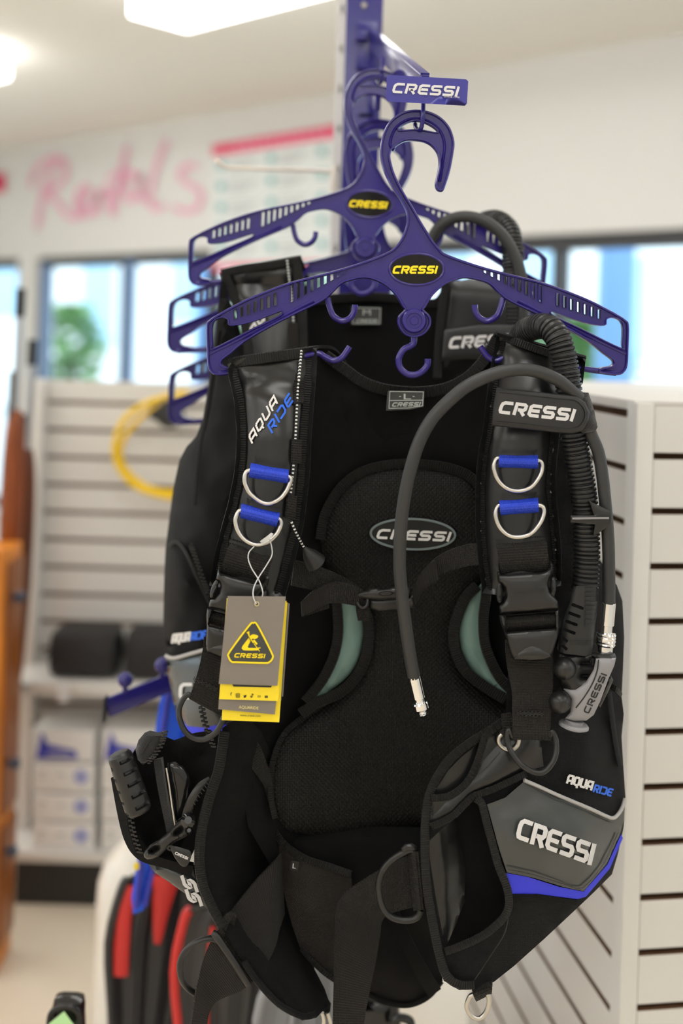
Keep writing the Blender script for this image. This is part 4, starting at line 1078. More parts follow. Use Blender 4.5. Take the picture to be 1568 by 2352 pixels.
# --- hoses -------------------------------------------------------------
cor = [(1190, 790, 1.36), (1200, 768, 1.33), (1222, 753, 1.30), (1254, 750, 1.275), (1277, 770, 1.262), (1289, 800, 1.258), (1298, 842, 1.257), (1305, 885, 1.256), (1311, 940, 1.256), (1316, 997, 1.257), (1326, 1051, 1.258), (1336, 1107, 1.258), (1343, 1163, 1.258), (1346, 1219, 1.257), (1347, 1275, 1.256), (1345, 1331, 1.255), (1342, 1362, 1.255)]
def corr(s):
    f = (s / .0049) % 1.0
    return .0148 if f < .62 else (.0128 if .68 < f < .94 else .0138)
tube('corrugated_hose', cor, .0148, 'rubberblk', vest, 22, n=8, rf=corr, dense=.0008)
lp = [(1330, 915, 1.240), (1304, 891, 1.234), (1278, 871, 1.230), (1236, 854, 1.226), (1197, 849, 1.223), (1152, 854, 1.221), (1110, 868, 1.220), (1068, 890, 1.219), (1025, 926, 1.218), (989, 966, 1.218), (961, 1018, 1.219), (941, 1083, 1.221), (928, 1145, 1.224), (921, 1201, 1.227), (918, 1257, 1.230), (918, 1313, 1.233), (923, 1369, 1.236), (931, 1434, 1.24), (942, 1510, 1.245), (951, 1556, 1.248)]
tube('pressure_hose', lp, .0071, 'rubber', vest, 16, n=6)
A, B = P(950, 1552, 1.248), P(971, 1642, 1.253)
lathe('hose_fitting', A, B, [(0, .0066), (.01, .0073), (.55, .0073), (.57, .0055), (.66, .0055), (.665, .0078), (.70, .0090), (.82, .0090), (.85, .0078), (.855, .0046), (.90, .0050), (.92, .0046), (.94, .0050), (.96, .0046), (.98, .0049), (1, .0040)], 'chrome', vest, 12)
rp_ = [(1352, 985, 1.250), (1360, 1005, 1.250), (1374, 1040, 1.250), (1383, 1093, 1.250), (1389, 1149, 1.250), (1394, 1205, 1.251), (1397, 1261, 1.252), (1398, 1331, 1.254), (1398, 1388, 1.255)]
tube('pressure_hose', rp_, .0070, 'rubber', vest, 16, n=6)
A, B = P(1398, 1384, 1.255), P(1387, 1512, 1.256)
lathe('quick_connector', A, B, [(0, .0066), (.01, .0076), (.40, .0076), (.41, .0062), (.53, .0062), (.54, .0100), (.57, .0110), (.60, .0100), (.62, .0110), (.66, .0104), (.68, .0112), (.72, .0100), (.74, .0110), (.77, .0100), (.78, .0085), (.88, .0085), (.89, .006), (1, .006)], 'chrome', vest, 28)
hc = sheet('hose_clip', [(1352, 1150), (1402, 1174), (1405, 1186), (1404, 1200), (1400, 1206), (1372, 1226), (1362, 1230), (1366, 1205), (1310, 1200), (1310, 1184), (1364, 1184)], 1.238, 'rubberblk', vest, thick=.012, step=8, insets=(2,), bulge=.002, fall=3)
strokes('clip_line', [[(1314, 1191), (1398, 1190)]], 2.2, 1.2355, 'greyplastic', hc, th=.0012)

# --- inflator ------------------------------------------------------------
col_o = [(1313, 1350), (1340, 1345), (1372, 1350), (1371, 1400), (1366, 1440), (1360, 1502), (1320, 1504), (1284, 1498), (1281, 1478), (1288, 1436), (1301, 1400), (1311, 1375)]
dcol = lambda x, y: 1.250 - .014 * math.sqrt(max(0, 1 - ((x - lerp(y, (1350, 1430, 1500), (1342, 1327, 1321))) / lerp(y, (1350, 1430, 1500), (32, 40, 40))) ** 2))
def capsule(pl, hw):
    q = stroke_quads(pl, hw); return [tuple(a) for a, b in q] + [tuple(b) for a, b in reversed(q)]
cs_ = []
for i, y in enumerate((1390, 1409, 1428, 1447, 1466, 1484)):
    x0 = lerp(y, (1375, 1400, 1436, 1478, 1498), (1311, 1301, 1288, 1281, 1284)) + 8
    ln = 26 if i < 4 else 12
    cs_.append(capsule([(x0, y - 2), (x0 + ln * .5, y + 3), (x0 + ln, y + 8)], 3.4))
ic = sheet('inflator_collar', col_o, dcol, 'rubberblk', vest, thick=.022, step=7, insets=(2,), smooth=2, holes=cs_)
for i in range(9):
    y = 1352 + i * 10.5
    strokes('collar_rib', [[(1344, y), (1371 - i * .6, y)]], 2.4, lambda x, y_: dcol(x, y_) - .0004, 'rubberblk', ic, th=.0012, step=5)
strokes('collar_rib', [[(1308, 1475), (1335, 1477), (1358, 1476)]], 5, lambda x, y_: dcol(x, y_) + .0004, 'gloss', ic, th=.001, step=5)
ib_o = [(1279, 1500), (1290, 1497), (1360, 1500), (1411, 1500), (1415, 1510), (1410, 1530), (1380, 1580), (1340, 1600), (1300, 1600), (1285, 1570), (1278, 1535)]
ib = sheet('inflator_body', ib_o, 1.247, 'plastic', vest, thick=.025, step=9, insets=(2, 5), bulge=.012, fall=12, holes=[capsule(pl, 2.2) for pl in ([(1336, 1524), (1354, 1524)], [(1336, 1553), (1354, 1553)], [(1361, 1512), (1361, 1528)])])
gr_o = [(1368, 1513), (1390, 1511), (1414, 1511), (1410, 1529), (1399, 1554), (1377, 1613), (1363, 1642), (1346, 1655), (1318, 1656), (1297, 1650), (1309, 1636), (1311, 1605), (1293, 1582), (1321, 1582), (1346, 1566), (1363, 1537)]
dgr = lambda x, y: 1.238 + .00006 * abs(x - 1350)
gr = sheet('inflator_grip', gr_o, dgr, 'greyplastic', vest, thick=.022, step=8, insets=(2, 4), bulge=.005, fall=5)
strokes('grip_groove_line', [cr([(1374, 1515), (1371, 1540), (1360, 1570), (1342, 1600), (1322, 1626)], 5)], 1.6, lambda x, y: dgr(x, y) - .0048, 'ink', gr, th=.0004)  # black stroke laid on the grip in place of a cut groove
word('lettering', 'CRESSI', (1352, 1640), (42, -90), (-14, -5), lambda x, y: dgr(x, y) - .0046, 'ink', gr, weight=.24, th=.0006)
for c, rx, ry in (((1297, 1535), 18, 25), ((1285, 1612), 20, 29)):
    lathe('inflator_button', P(*c, 1.246), P(c[0] - 2, c[1], 1.222), [(0, .0125), (.35, .0125), (.6, .0116), (.82, .0085), (.95, .0045), (1, .0006)], 'plastic', ib, 22)
sheet('side_button', [(1393, 1558), (1402, 1552), (1408, 1562), (1398, 1585), (1388, 1605), (1378, 1625), (1372, 1618), (1382, 1590)], 1.246, 'plastic', ib, thick=.012, step=6, insets=(2,), bulge=.006, fall=5)
lathe('deflate_button', P(1319, 1654, 1.248), P(1316, 1674, 1.248), [(0, .010), (.3, .010), (.35, .0150), (.55, .0165), (.75, .0165), (.85, .013), (1, .011)], 'greyplastic', ib, 26)

# --- right wing with its pocket -------------------------------------------
def dW(x, y):
    t = (x - 975) / 461.
    d = 1.240 + .085 * max(0, t) ** 2 + .10 * max(0, t - .8) * 1.0
    d -= .024 * math.exp(-((x - 1270) / 120) ** 2 - ((y - 1930) / 110) ** 2)
    d += .03 * sm((y - 2080) / 200) * max(0, t)
    d -= .010 * math.exp(-((x - 1330) / 60) ** 2 - ((y - 1730) / 60) ** 2)
    return d
mouth = [(1088, 1833), (1103, 1846), (1120, 1900), (1143, 1984), (1160, 2030), (1160, 2085), (1145, 2112), (1110, 2142), (1060, 2166), (1022, 2177), (1000, 2060), (981, 1936), (1010, 1908), (1043, 1881)]
wing_o = [(1160, 1654), (1120, 1674), (1088, 1692), (1050, 1718), (1016, 1750), (985, 1802), (971, 1853), (966, 1933), (971, 2036), (988, 2139), (1005, 2218), (1019, 2253), (1054, 2274), (1088, 2272), (1133, 2256), (1181, 2218), (1250, 2156), (1310, 2100), (1363, 2050), (1405, 2008), (1419, 1960), (1432, 1898), (1436, 1829), (1431, 1760), (1427, 1692), (1432, 1640), (1427, 1600), (1430, 1540), (1433, 1464), (1429, 1380), (1416, 1344), (1378, 1288), (1340, 1180), (1310, 1060), (1290, 1000), (1230, 1000), (1200, 1200), (1180, 1400), (1165, 1560)]
def wing_wr(x, y):
    m_ = 1 - sm((y - 1740) / 40) * (1 - sm((y - 2070) / 40)) * sm((x - 1060) / 40)
    m_ *= 1 - (1 - sm((x - 1230) / 30)) * sm((y - 1630) / 30) * (1 - sm((y - 2190) / 30))
    return m_ * (.007 * noise.noise(Vector((x / 80, y / 60, 3))) + .004 * noise.noise(Vector((x / 30, y / 40, 7))))
wr_ = sheet('side_wing', wing_o, dW, 'cordura', vest, thick=.008, step=15, holes=[mouth], wrf=wing_wr)
band('wing_binding', [(1166, 1650), (1122, 1680), (1090, 1699), (1054, 1725), (1022, 1757), (993, 1806), (980, 1855), (975, 1933), (980, 2036), (997, 2137), (1014, 2212), (1028, 2244), (1056, 2262), (1090, 2262)], 21, lambda x, y: dW(x, y) - .001, 'binding', wr_, lift=.005)
sheet('pocket_lining', [(975, 1860), (1120, 1810), (1180, 2000), (1180, 2100), (1100, 2200), (1010, 2215), (975, 2000)], lambda x, y: dW(x, y) + .04, 'nylon', wr_, thick=.004, step=30)
sheet('pocket_facing', [(980, 1932), (1043, 1878), (1058, 1930), (1068, 2000), (1066, 2070), (1048, 2120), (1023, 2178), (1004, 2110), (990, 2030)], lambda x, y: dW(x, y) + .003 + .03 * sm((x - lerp(y, (1932, 2178), (1000, 1018))) / 62), 'vinyl', wr_, thick=.003, step=12, wr=.004, wrs=60)
sheet('wing_facing', [(1172, 1664), (1124, 1690), (1092, 1708), (1056, 1736), (1026, 1766), (998, 1810), (986, 1858), (982, 1900), (1000, 1890), (1042, 1872), (1088, 1826), (1135, 1806), (1205, 1772), (1248, 1760), (1240, 1690)], lambda x, y: dW(x, y) - .0025, 'vinyl', wr_, thick=.002, step=12, wrf=lambda x, y: .007 * math.sin((x + y * .9) * .028))
band('facing_binding', [(990, 1833), (1020, 1831), (1046, 1820), (1074, 1794), (1092, 1760), (1103, 1728), (1116, 1690), (1136, 1672)], 17, lambda x, y: dW(x, y) - .005, 'binding', wr_, lift=.004)
band('mouth_binding', [(990, 1898), (1014, 1888), (1042, 1872), (1066, 1848), (1088, 1829), (1135, 1811), (1208, 1777)], 17, lambda x, y: dW(x, y) - .004, 'binding', wr_, lift=.004)
strokes('facing_stitch', [[(1094, 1782), (1120, 1760), (1148, 1728)]], .9, lambda x, y: dW(x, y) - .012, 'ink', wr_, th=.0004)
pk_o = [(1118, 1848), (1160, 1832), (1203, 1795), (1284, 1832), (1353, 1861), (1404, 1883), (1422, 1876), (1434, 1842), (1433, 1880), (1424, 1915), (1393, 1984), (1340, 2047), (1296, 2038), (1225, 2016), (1164, 2004), (1146, 1950)]
pp = sheet('pocket_panel', pk_o, lambda x, y: dW(x, y) - .006, 'pocket', wr_, thick=.004, step=12, wr=.0035, wrs=60, insets=(2,))
tube('pocket_piping', [(x, y, dW(x, y) - .008) for x, y in ((1203, 1792), (1240, 1808), (1284, 1828), (1353, 1857), (1390, 1874), (1405, 1879), (1416, 1874), (1428, 1856), (1435, 1834))], .0022, 'piping', wr_, 10, n=4)
band('pocket_stitching', [(1206, 1801), (1284, 1837), (1353, 1866), (1404, 1889)], 1.6, lambda x, y: dW(x, y) - .0095, 'ink', pp, lift=.0004, smooth=2)
band('pocket_stitching', [(1166, 1997), (1225, 2009), (1296, 2031), (1338, 2040), (1388, 1980), (1418, 1914)], 1.6, lambda x, y: dW(x, y) - .0095, 'ink', pp, lift=.0004, smooth=2)
word('lettering', 'CRESSI', (1184, 1926), (172, 62), (12, -49), lambda x, y: dW(x, y) - .0105, 'white', pp, weight=.205, th=.0006, gap=.13)
word('lettering', 'AQUA', (1300, 1799), (58, 17), (6, -21), lambda x, y: dW(x, y) - .009, 'thread', wr_, weight=.24, th=.0012)
word('lettering', 'RIDE', (1361, 1819), (42, 11), (6, -18), lambda x, y: dW(x, y) - .009, 'bluethread', wr_, weight=.22, th=.0012)
sheet('blue_panel', [(1162, 2005), (1215, 2015), (1284, 2037), (1340, 2048), (1395, 1985), (1426, 1916), (1430, 1925), (1400, 1995), (1345, 2060), (1326, 2065), (1284, 2060), (1233, 2053), (1176, 2056)], lambda x, y: dW(x, y) - .004, 'bluefab', wr_, thick=.003, step=10)
band('pocket_binding', [(1176, 2060), (1233, 2061), (1284, 2068), (1324, 2074)], 15, lambda x, y: dW(x, y) - .002, 'nylon', wr_, lift=.003)
band('mouth_binding', [(1092, 1834), (1106, 1846), (1117, 1888), (1130, 1935), (1143, 1984), (1164, 2040), (1168, 2080), (1154, 2110), (1113, 2146), (1060, 2172), (1022, 2186)], 19, lambda x, y: dW(x, y) - .003, 'binding', wr_, lift=.006)
strokes('wing_seam', [cr([(1170, 2085), (1160, 2140), (1130, 2190), (1090, 2250)], 5)], 1.0, lambda x, y: dW(x, y) - .007, 'ink', wr_, th=.0006)
band('body_seam', [(1398, 1590), (1404, 1640), (1412, 1700), (1424, 1760)], 12, lambda x, y: dW(x, y) - .005, 'cordura', wr_, lift=.005)
strip('pull_loop', [((1398, 1580, 1.285), (1404, 1570, 1.285)), ((1412, 1590, 1.27), (1416, 1576, 1.27)), ((1424, 1602, 1.285), (1427, 1592, 1.285))], 'web', vest)
# lower steel ring
strip('ring_loop', [((1082, 2262, 1.262), (1130, 2250, 1.262)), ((1086, 2284, 1.250), (1130, 2266, 1.250)), ((1092, 2298, 1.254), (1128, 2280, 1.254)), ((1092, 2296, 1.262), (1128, 2278, 1.262))], 'web', vest)
tube('steel_ring', [(x, y, 1.254) for x, y in [(1092, 2284), (1080, 2288), (1072, 2306), (1074, 2320), (1084, 2334), (1100, 2339), (1114, 2328), (1122, 2308), (1122, 2288), (1112, 2276)]], .0027, 'steel', vest, 12, n=5)

# --- left wing (seen from inside) -------------------------------------------
xe = lambda y: lerp(y, (1640, 1685, 1776, 1897, 1988, 2043, 2094, 2140, 2200, 2250, 2300, 2340), (530, 511, 495, 456, 447, 462, 486, 520, 556, 585, 630, 680))
dLW = lambda x, y: 1.240 + .125 * sm((x - xe(y)) / 210)
lw = sheet('side_wing', [(511, 1672), (495, 1776), (477, 1822), (456, 1897), (447, 1943), (447, 1988), (462, 2043), (486, 2094), (515, 2140), (556, 2205), (580, 2250), (640, 2316), (694, 2344), (726, 2338), (757, 2305), (745, 2270), (722, 2226), (700, 2140), (660, 2040), (640, 1950), (625, 1850), (630, 1750), (600, 1680), (560, 1640)], dLW, 'nylon', vest, thick=.006, step=14, wr=.010, wrs=70)
band('wing_binding', [(515, 1680), (508, 1735), (500, 1776), (484, 1822), (468, 1880), (460, 1930), (458, 1985), (468, 2040), (490, 2090), (512, 2130)], 24, lambda x, y: dLW(x, y) - .001, 'binding', lw, lift=.006)
band('wing_binding', [(560, 2208), (588, 2250), (640, 2306), (694, 2334), (726, 2328)], 16, lambda x, y: dLW(x, y) - .001, 'cordura', lw, lift=.005)
strip('side_webbing', [((516, 1655, 1.30), (556, 1640, 1.30)), ((545, 1712, 1.285), (584, 1690, 1.285)), ((575, 1760, 1.285), (606, 1735, 1.285)), ((606, 1806, 1.30), (622, 1786, 1.30)), ((616, 1850, 1.32), (630, 1840, 1.32))], 'web', vest)
sheet('cord_tab', [(735, 2288), (750, 2290), (760, 2305), (757, 2330), (744, 2334)], 1.34, 'nylon', vest, thick=.012, step=8, bulge=.006, fall=6)
tube('steel_ring', [(740, 2326, 1.335), (744, 2345, 1.335), (741, 2372, 1.335), (752, 2380, 1.335), (762, 2368, 1.335), (757, 2343, 1.335), (752, 2326, 1.335)], .0024, 'steel', vest, 10)

# --- open side pocket -----------------------------------------------------
po = sheet('open_pocket', [(300, 1740), (318, 1712), (345, 1700), (376, 1690), (400, 1700), (430, 1688), (470, 1680), (512, 1690), (498, 1776), (470, 1860), (452, 1930), (440, 1965), (410, 1985), (350, 1985), (315, 1972), (298, 1940), (284, 1880), (270, 1820)], lambda x, y: 1.262 + .03 * math.sin((x - 260) / 80.), 'nylon', vest, thick=.012, step=14, smooth=2, wr=.010, wrs=50)
strip('pocket_edge', [((258, 1785, 1.262), (276, 1780, 1.255)), ((268, 1840, 1.26), (288, 1835, 1.25)), ((278, 1890, 1.258), (300, 1880, 1.248)), ((288, 1925, 1.256), (312, 1912, 1.246)), ((304, 1955, 1.254), (326, 1938, 1.244)), ((330, 1976, 1.252), (346, 1956, 1.244)), ((380, 1990, 1.252), (385, 1970, 1.246)), ((440, 2010, 1.256), (445, 1985, 1.25))], 'nylon', po, t=.005)
sheet('velcro_flap', [(311, 1722), (318, 1700), (332, 1683), (345, 1678), (362, 1682), (376, 1680), (380, 1690), (368, 1716), (348, 1742), (328, 1757), (316, 1745)], 1.246, 'velcro', po, thick=.016, step=8, bulge=.008, fall=8, wr=.004, wrs=20)
strokes('flap_seam', [cr([(322, 1735), (336, 1712), (350, 1690)], 5)], 1, 1.2375, 'ink', po)
def teeth(path, r, d, par, n=16, name='zipper_teeth', gap=5):
    W = resample(cr(path, 6), gap, False); ps = []
    for i, (x, y) in enumerate(W):
        o = 3.0 if i % 2 else -3.0
        j = min(i + 1, len(W) - 1); tx, ty = W[j][0] - W[j - 1][0], W[j][1] - W[j - 1][1]; l = math.hypot(tx, ty) + 1e-6
        c = P(x - ty / l * o, y + tx / l * o, d)
        ps.append(box_mesh(c, (r * 2.2, r * 1.6, r * 1.3), None, r * .25))
    V, fs = merge(*ps); return mk(name, V, fs, 'gloss', par)
teeth([(379, 1680), (372, 1706), (358, 1730), (340, 1750)], .0016, 1.237, po)
teeth([(300, 1870), (304, 1900), (312, 1930), (322, 1958)], .0019, 1.2425, po, gap=6)
teeth([(459, 1602), (464, 1630), (470, 1660), (482, 1690), (492, 1715)], .0019, 1.262, po, gap=6)
band('zipper_tape', [(298, 1868), (302, 1900), (310, 1932), (321, 1960)], 20, 1.2455, 'nylon', po, lift=.001)
# ribbed grip
ga, gb = P(276, 1738, 1.240), P(317, 1856, 1.236)
def grip_mesh():
    p0, p1 = ga + (ga - gb) * .10, gb + (gb - ga) * .12
    ax_ = p1 - p0; T = ax_.normalized(); N_ = (Vector((0, 1, 0)) - T * T.y).normalized(); B = T.cross(N_)
    prof = [(0, .006), (.02, .0105), (.06, .0128), (.12, .0136), (.5, .0142), (.88, .0146), (.94, .0138), (.98, .0112), (1, .005)]
    nr, sg_ = 150, 72; V = []; F_ = []; Lp = ax_.length * 2000
    for i in range(nr + 1):
        t = i / nr; r0 = lerp(t, [q[0] for q in prof], [q[1] for q in prof]); y = t * Lp
        for j in range(sg_):
            an = 2 * math.pi * j / sg_; k = 0
            for n_ in range(5):
                for c, a0, a1 in ((20 + n_ * 25.5, math.pi * .56, math.pi * .97), (28 + n_ * 25.5, math.pi * 1.22, math.pi * 1.46)):
                    e = min((4.0 - abs(y - c)) / 1.2, (an - a0) * r0 * 2000 / 2, (a1 - an) * r0 * 2000 / 2)
                    k = max(k, sm(e))
            r = r0 - .0045 * k
            V.append(p0 + ax_ * t + N_ * math.cos(an) * r + B * math.sin(an) * r)
    for i in range(nr):
        for j in range(sg_):
            l = (j + 1) % sg_; F_.append((i * sg_ + j, i * sg_ + l, (i + 1) * sg_ + l, (i + 1) * sg_ + j))
    F_ += [tuple(reversed(range(sg_))), tuple(range(nr * sg_, (nr + 1) * sg_))]
    return V, F_
gv, gf = grip_mesh(); mk('pouch_grip', gv, gf, 'rubberblk', po)
strip('inner_strap', [((355, 1745, 1.252), (372, 1740, 1.250)), ((362, 1800, 1.248), (380, 1798, 1.247)), ((374, 1860, 1.246), (390, 1856, 1.245)), ((384, 1912, 1.246), (400, 1902, 1.246))], 'velcro', po, t=.006)
tube('inner_wire', [(382, 1764, 1.245), (388, 1800, 1.243), (395, 1850, 1.242), (402, 1895, 1.242)], .0011, 'steel', po, 8)
sheet('inner_plate', [(385, 1752), (420, 1760), (440, 1800), (430, 1850), (404, 1890), (392, 1820)], 1.254, 'gloss', po, thick=.004, step=12, smooth=2, insets=(2,), bulge=.004, fall=6)
tube('lever', [(482, 1794, 1.246), (460, 1808, 1.240), (442, 1834, 1.236), (432, 1858, 1.236), (427, 1884, 1.238)], .0052, 'plastic', po, 12, flat=.7)
strokes('lever_teeth', [[(474 - i * 5.2, 1797 + i * 6.4 + (i * i) * .18), (480 - i * 5.2, 1804 + i * 6.4 + (i * i) * .18)] for i in range(8)], 1, 1.2345, 'ink', po, th=.001)
cl = sheet('pocket_clip', [(329, 1960), (345, 1940), (365, 1928), (392, 1905), (410, 1886), (428, 1877), (442, 1884), (442, 1904), (426, 1922), (402, 1934), (380, 1952), (364, 1968), (338, 1974)], 1.238, 'plastic', po, thick=.010, step=7, smooth=2, insets=(1.6, 4), bulge=.006, fall=4, holes=[ell(354, 1951, 12, 4.5, 14, -.5), ell(409, 1909, 11, 4.5, 14, -.75)])
lathe('clip_rivet', P(434, 1907, 1.236), P(434, 1907, 1.226), [(0, .0045), (.6, .0045), (1, .002)], 'gloss', cl, 14)
lathe('clip_rivet', P(432, 1884, 1.238), P(432, 1884, 1.226), [(0, .008), (.6, .008), (1, .004)], 'gloss', cl, 14)
pl_ = sheet('pull_tag', [(390, 1944), (400, 1943), (428, 1950), (437, 1956), (439, 1968), (432, 1986), (424, 1991), (414, 1987), (400, 1968)], 1.233, 'rubberblk', po, thick=.005, step=6, smooth=2, insets=(1.5,), bulge=.002, fall=3)
word('lettering', 'CRESSI', (401, 1962), (29, 13), (2.5, -6), 1.2305, 'white', pl_, weight=.24, th=.0005)
strokes('pull_cord', [ell(392, 1948, 7, 5, 12)], 2, 1.236, 'ink', po, th=.002)
fo = sheet('pocket_underside', [(341, 1985), (372, 1988), (404, 1992), (440, 2010), (458, 2030), (468, 2060), (475, 2086), (444, 2066), (414, 2045), (385, 2024), (355, 2004)], lambda x, y: 1.262 + .0004 * (y - 2000) * 0, 'pocket', vest, thick=.012, step=9, bulge=.006, fall=8)
word('lettering', 'SS', (413, 2008), (18, 58), (36, 18), 1.2555, 'white', fo, weight=.2, th=.0006, gap=.2)
sheet('pocket_underside_back', [(440, 1985), (470, 1990), (495, 2100), (480, 2095), (455, 2040)], 1.262, 'nylon', vest, thick=.012, step=12)

# --- waist parts ------------------------------------------------------------
dcm = lambda x, y: 1.318 + .02 * ((x - 720) / 100) ** 2
cm = sheet('cummerbund', [(611, 1844), (618, 1880), (627, 1903), (656, 1941), (703, 1970), (755, 1985), (806, 2002), (808, 2030), (800, 2100), (795, 2272), (777, 2265), (742, 2239), (710, 2205), (688, 2175), (672, 2130), (659, 2083), (646, 2020), (634, 1965), (617, 1920)], dcm, 'finemesh', vest, thick=.006, step=13, wr=.005, wrs=90)
band('cummerbund_binding', [(611, 1844), (618, 1880), (629, 1907), (656, 1943), (703, 1973), (755, 1990), (806, 2008)], 17, lambda x, y: dcm(x, y) - .002, 'binding', cm, lift=.004)
band('cummerbund_binding', [(692, 2178), (712, 2203), (744, 2234), (779, 2258), (796, 2266)], 12, lambda x, y: dcm(x, y) - .002, 'binding', cm, lift=.004)
lt = sheet('letter_tag', [(669, 1976), (687, 1980), (684, 2003), (666, 1998)], lambda x, y: dcm(x, y) - .007, 'ink', cm, thick=.0015, step=8)
ftext('label_letter', 'L', (671.5, 1994), (7.5, 1.4), (1.2, -11), lambda x, y: dcm(x, y) - .0073, 'white', lt)
strip('waist_webbing', [((645, 1960, 1.322), (652, 2100, 1.322)), ((633, 1974, 1.306), (640, 2135, 1.300)), ((590, 2018, 1.285), (632, 2170, 1.280)), ((547, 2070, 1.265), (616, 2206, 1.262)), ((515, 2112, 1.252), (598, 2232, 1.252)), ((494, 2145, 1.244), (575, 2258, 1.246)), ((478, 2175, 1.246), (552, 2275, 1.250)), ((464, 2212, 1.250), (524, 2286, 1.256)), ((452, 2262, 1.250), (496, 2300, 1.262)), ((444, 2310, 1.246), (480, 2325, 1.262)), ((438, 2352, 1.244), (474, 2356, 1.262)), ((430, 2420, 1.244), (470, 2420, 1.262))], 'web', vest, n=6)
strip('slider_loop', [((500, 2140, 1.246), (515, 2150, 1.246)), ((508, 2115, 1.238), (524, 2124, 1.238)), ((522, 2096, 1.236), (536, 2102, 1.238)), ((530, 2100, 1.244), (542, 2108, 1.246)), ((520, 2128, 1.25), (534, 2136, 1.25))], 'web', vest)
tube('slider_bar', [(490, 2143, 1.240), (500, 2156, 1.236), (535, 2208, 1.236), (571, 2262, 1.240)], .0040, 'rubberblk', vest, 12, flat=.7)
tube('rubber_ring', [(x, y, 1.246 + .016 * sm((y - 2230) / 55)) for x, y in [(498, 2160), (484, 2156), (458, 2162), (434, 2176), (418, 2198), (413, 2222), (417, 2248), (430, 2268), (446, 2280), (466, 2288), (488, 2288)]], .0036, 'rubberblk', vest, 12, n=5)
strip('crotch_webbing', [((962, 1960, 1.270), (972, 2088, 1.270)), ((938, 1966, 1.262), (950, 2084, 1.262)), ((905, 1978, 1.268), (915, 2092, 1.275)), ((868, 2000, 1.275), (890, 2100, 1.282)), ((820, 2030, 1.278), (876, 2118, 1.285)), ((786, 2056, 1.278), (873, 2140, 1.284)), ((773, 2085, 1.276), (870, 2160, 1.280)), ((769, 2140, 1.272), (864, 2200, 1.276)), ((767, 2220, 1.268), (854, 2250, 1.272)), ((765, 2300, 1.266), (842, 2310, 1.270)), ((763, 2360, 1.264), (834, 2360, 1.268)), ((760, 2430, 1.264), (828, 2430, 1.268))], 'web', vest, n=6)
strip('ring_tab', [((938, 1954, 1.256), (952, 2092, 1.256)), ((948, 1954, 1.246), (962, 2090, 1.246)), ((960, 1956, 1.245), (972, 2088, 1.245)), ((968, 1958, 1.252), (977, 2086, 1.252))], 'web', vest, n=4, t=.003)
tube('rubber_ring', [(x, y, 1.248) for x, y in [(956, 1960), (945, 1951), (930, 1956), (903, 1972), (880, 1996), (870, 2024), (870, 2052), (880, 2086), (900, 2107), (934, 2114), (958, 2106), (966, 2090)]], .0036, 'rubberblk', vest, 12, n=5)
sheet('ring_cap', [(920, 1948), (930, 1938), (946, 1936), (958, 1944), (960, 1956), (940, 1956), (924, 1960)], 1.246, 'plastic', vest, thick=.008, step=6, insets=(1.5,), bulge=.004, fall=4)

# --- chest strap ---------------------------------------------------------------
strip('chest_strap', [((676, 1286, 1.262), (668, 1345, 1.262)), ((715, 1296, 1.272), (705, 1352, 1.274)), ((760, 1312, 1.285), (750, 1362, 1.288)), ((800, 1332, 1.294), (795, 1378, 1.298)), ((826, 1350, 1.300), (822, 1390, 1.304)), ((836, 1360, 1.300), (832, 1394, 1.306))], 'web', vest, n=5)
strip('chest_strap_tail', [((836, 1358, 1.298), (832, 1394, 1.302)), ((805, 1342, 1.288), (800, 1388, 1.292)), ((764, 1337, 1.278), (762, 1384, 1.282)), ((724, 1354, 1.272), (726, 1398, 1.276)), ((698, 1376, 1.268), (700, 1412, 1.270)), ((694, 1382, 1.272), (697, 1416, 1.275)), ((722, 1370, 1.278), (726, 1406, 1.281)), ((752, 1358, 1.282), (756, 1396, 1.285))], 'web', vest, n=5)
strip('chest_strap', [((1096, 1248, 1.256), (1102, 1296, 1.256)), ((1070, 1251, 1.268), (1075, 1300, 1.27)), ((1030, 1264, 1.28), (1036, 1310, 1.282)), ((992, 1288, 1.29), (1000, 1326, 1.294)), ((965, 1322, 1.298), (978, 1350, 1.302)), ((948, 1352, 1.302), (960, 1380, 1.306))], 'web', vest, n=5)
strip('chest_strap_tail', [((946, 1360, 1.296), (954, 1390, 1.3)), ((965, 1318, 1.286), (972, 1356, 1.29)), ((990, 1292, 1.278), (998, 1336, 1.282)), ((997, 1288, 1.282), (1004, 1330, 1.286)), ((975, 1312, 1.288), (984, 1350, 1.292)), ((958, 1336, 1.292), (964, 1372, 1.298))], 'web', vest, n=5)
cb = sheet('chest_buckle', [(816, 1364), (826, 1359), (844, 1356), (846, 1352), (866, 1350), (874, 1354), (892, 1352), (900, 1349), (940, 1348), (946, 1356), (944, 1366), (930, 1372), (905, 1376), (872, 1378), (846, 1376), (820, 1374)], 1.296, 'plastic', vest, thick=.012, step=6, insets=(1.6, 4), bulge=.006, fall=5)
sheet('buckle_prong', ell(886, 1363, 17, 6, 20, -.05), 1.289, 'gloss', cb, thick=.004, step=6, insets=(1.5,), bulge=.004, fall=5)
sheet('chest_buckle_body', [(846, 1374), (930, 1370), (952, 1366), (958, 1380), (950, 1396), (906, 1400), (868, 1404), (848, 1396)], 1.304, 'plastic', vest, thick=.010, step=7, insets=(1.6,), bulge=.004, fall=5)
tube('strap_keeper', [(820, 1376, 1.298), (822, 1388, 1.296), (832, 1396, 1.296), (842, 1390, 1.296), (844, 1376, 1.298)], .0016, 'rubberblk', vest, 8)
strip('chest_strap_end', [((818, 1390, 1.302), (846, 1386, 1.302)), ((818, 1405, 1.300), (848, 1402, 1.300)), ((822, 1425, 1.302), (848, 1424, 1.302))], 'web', vest, n=3)

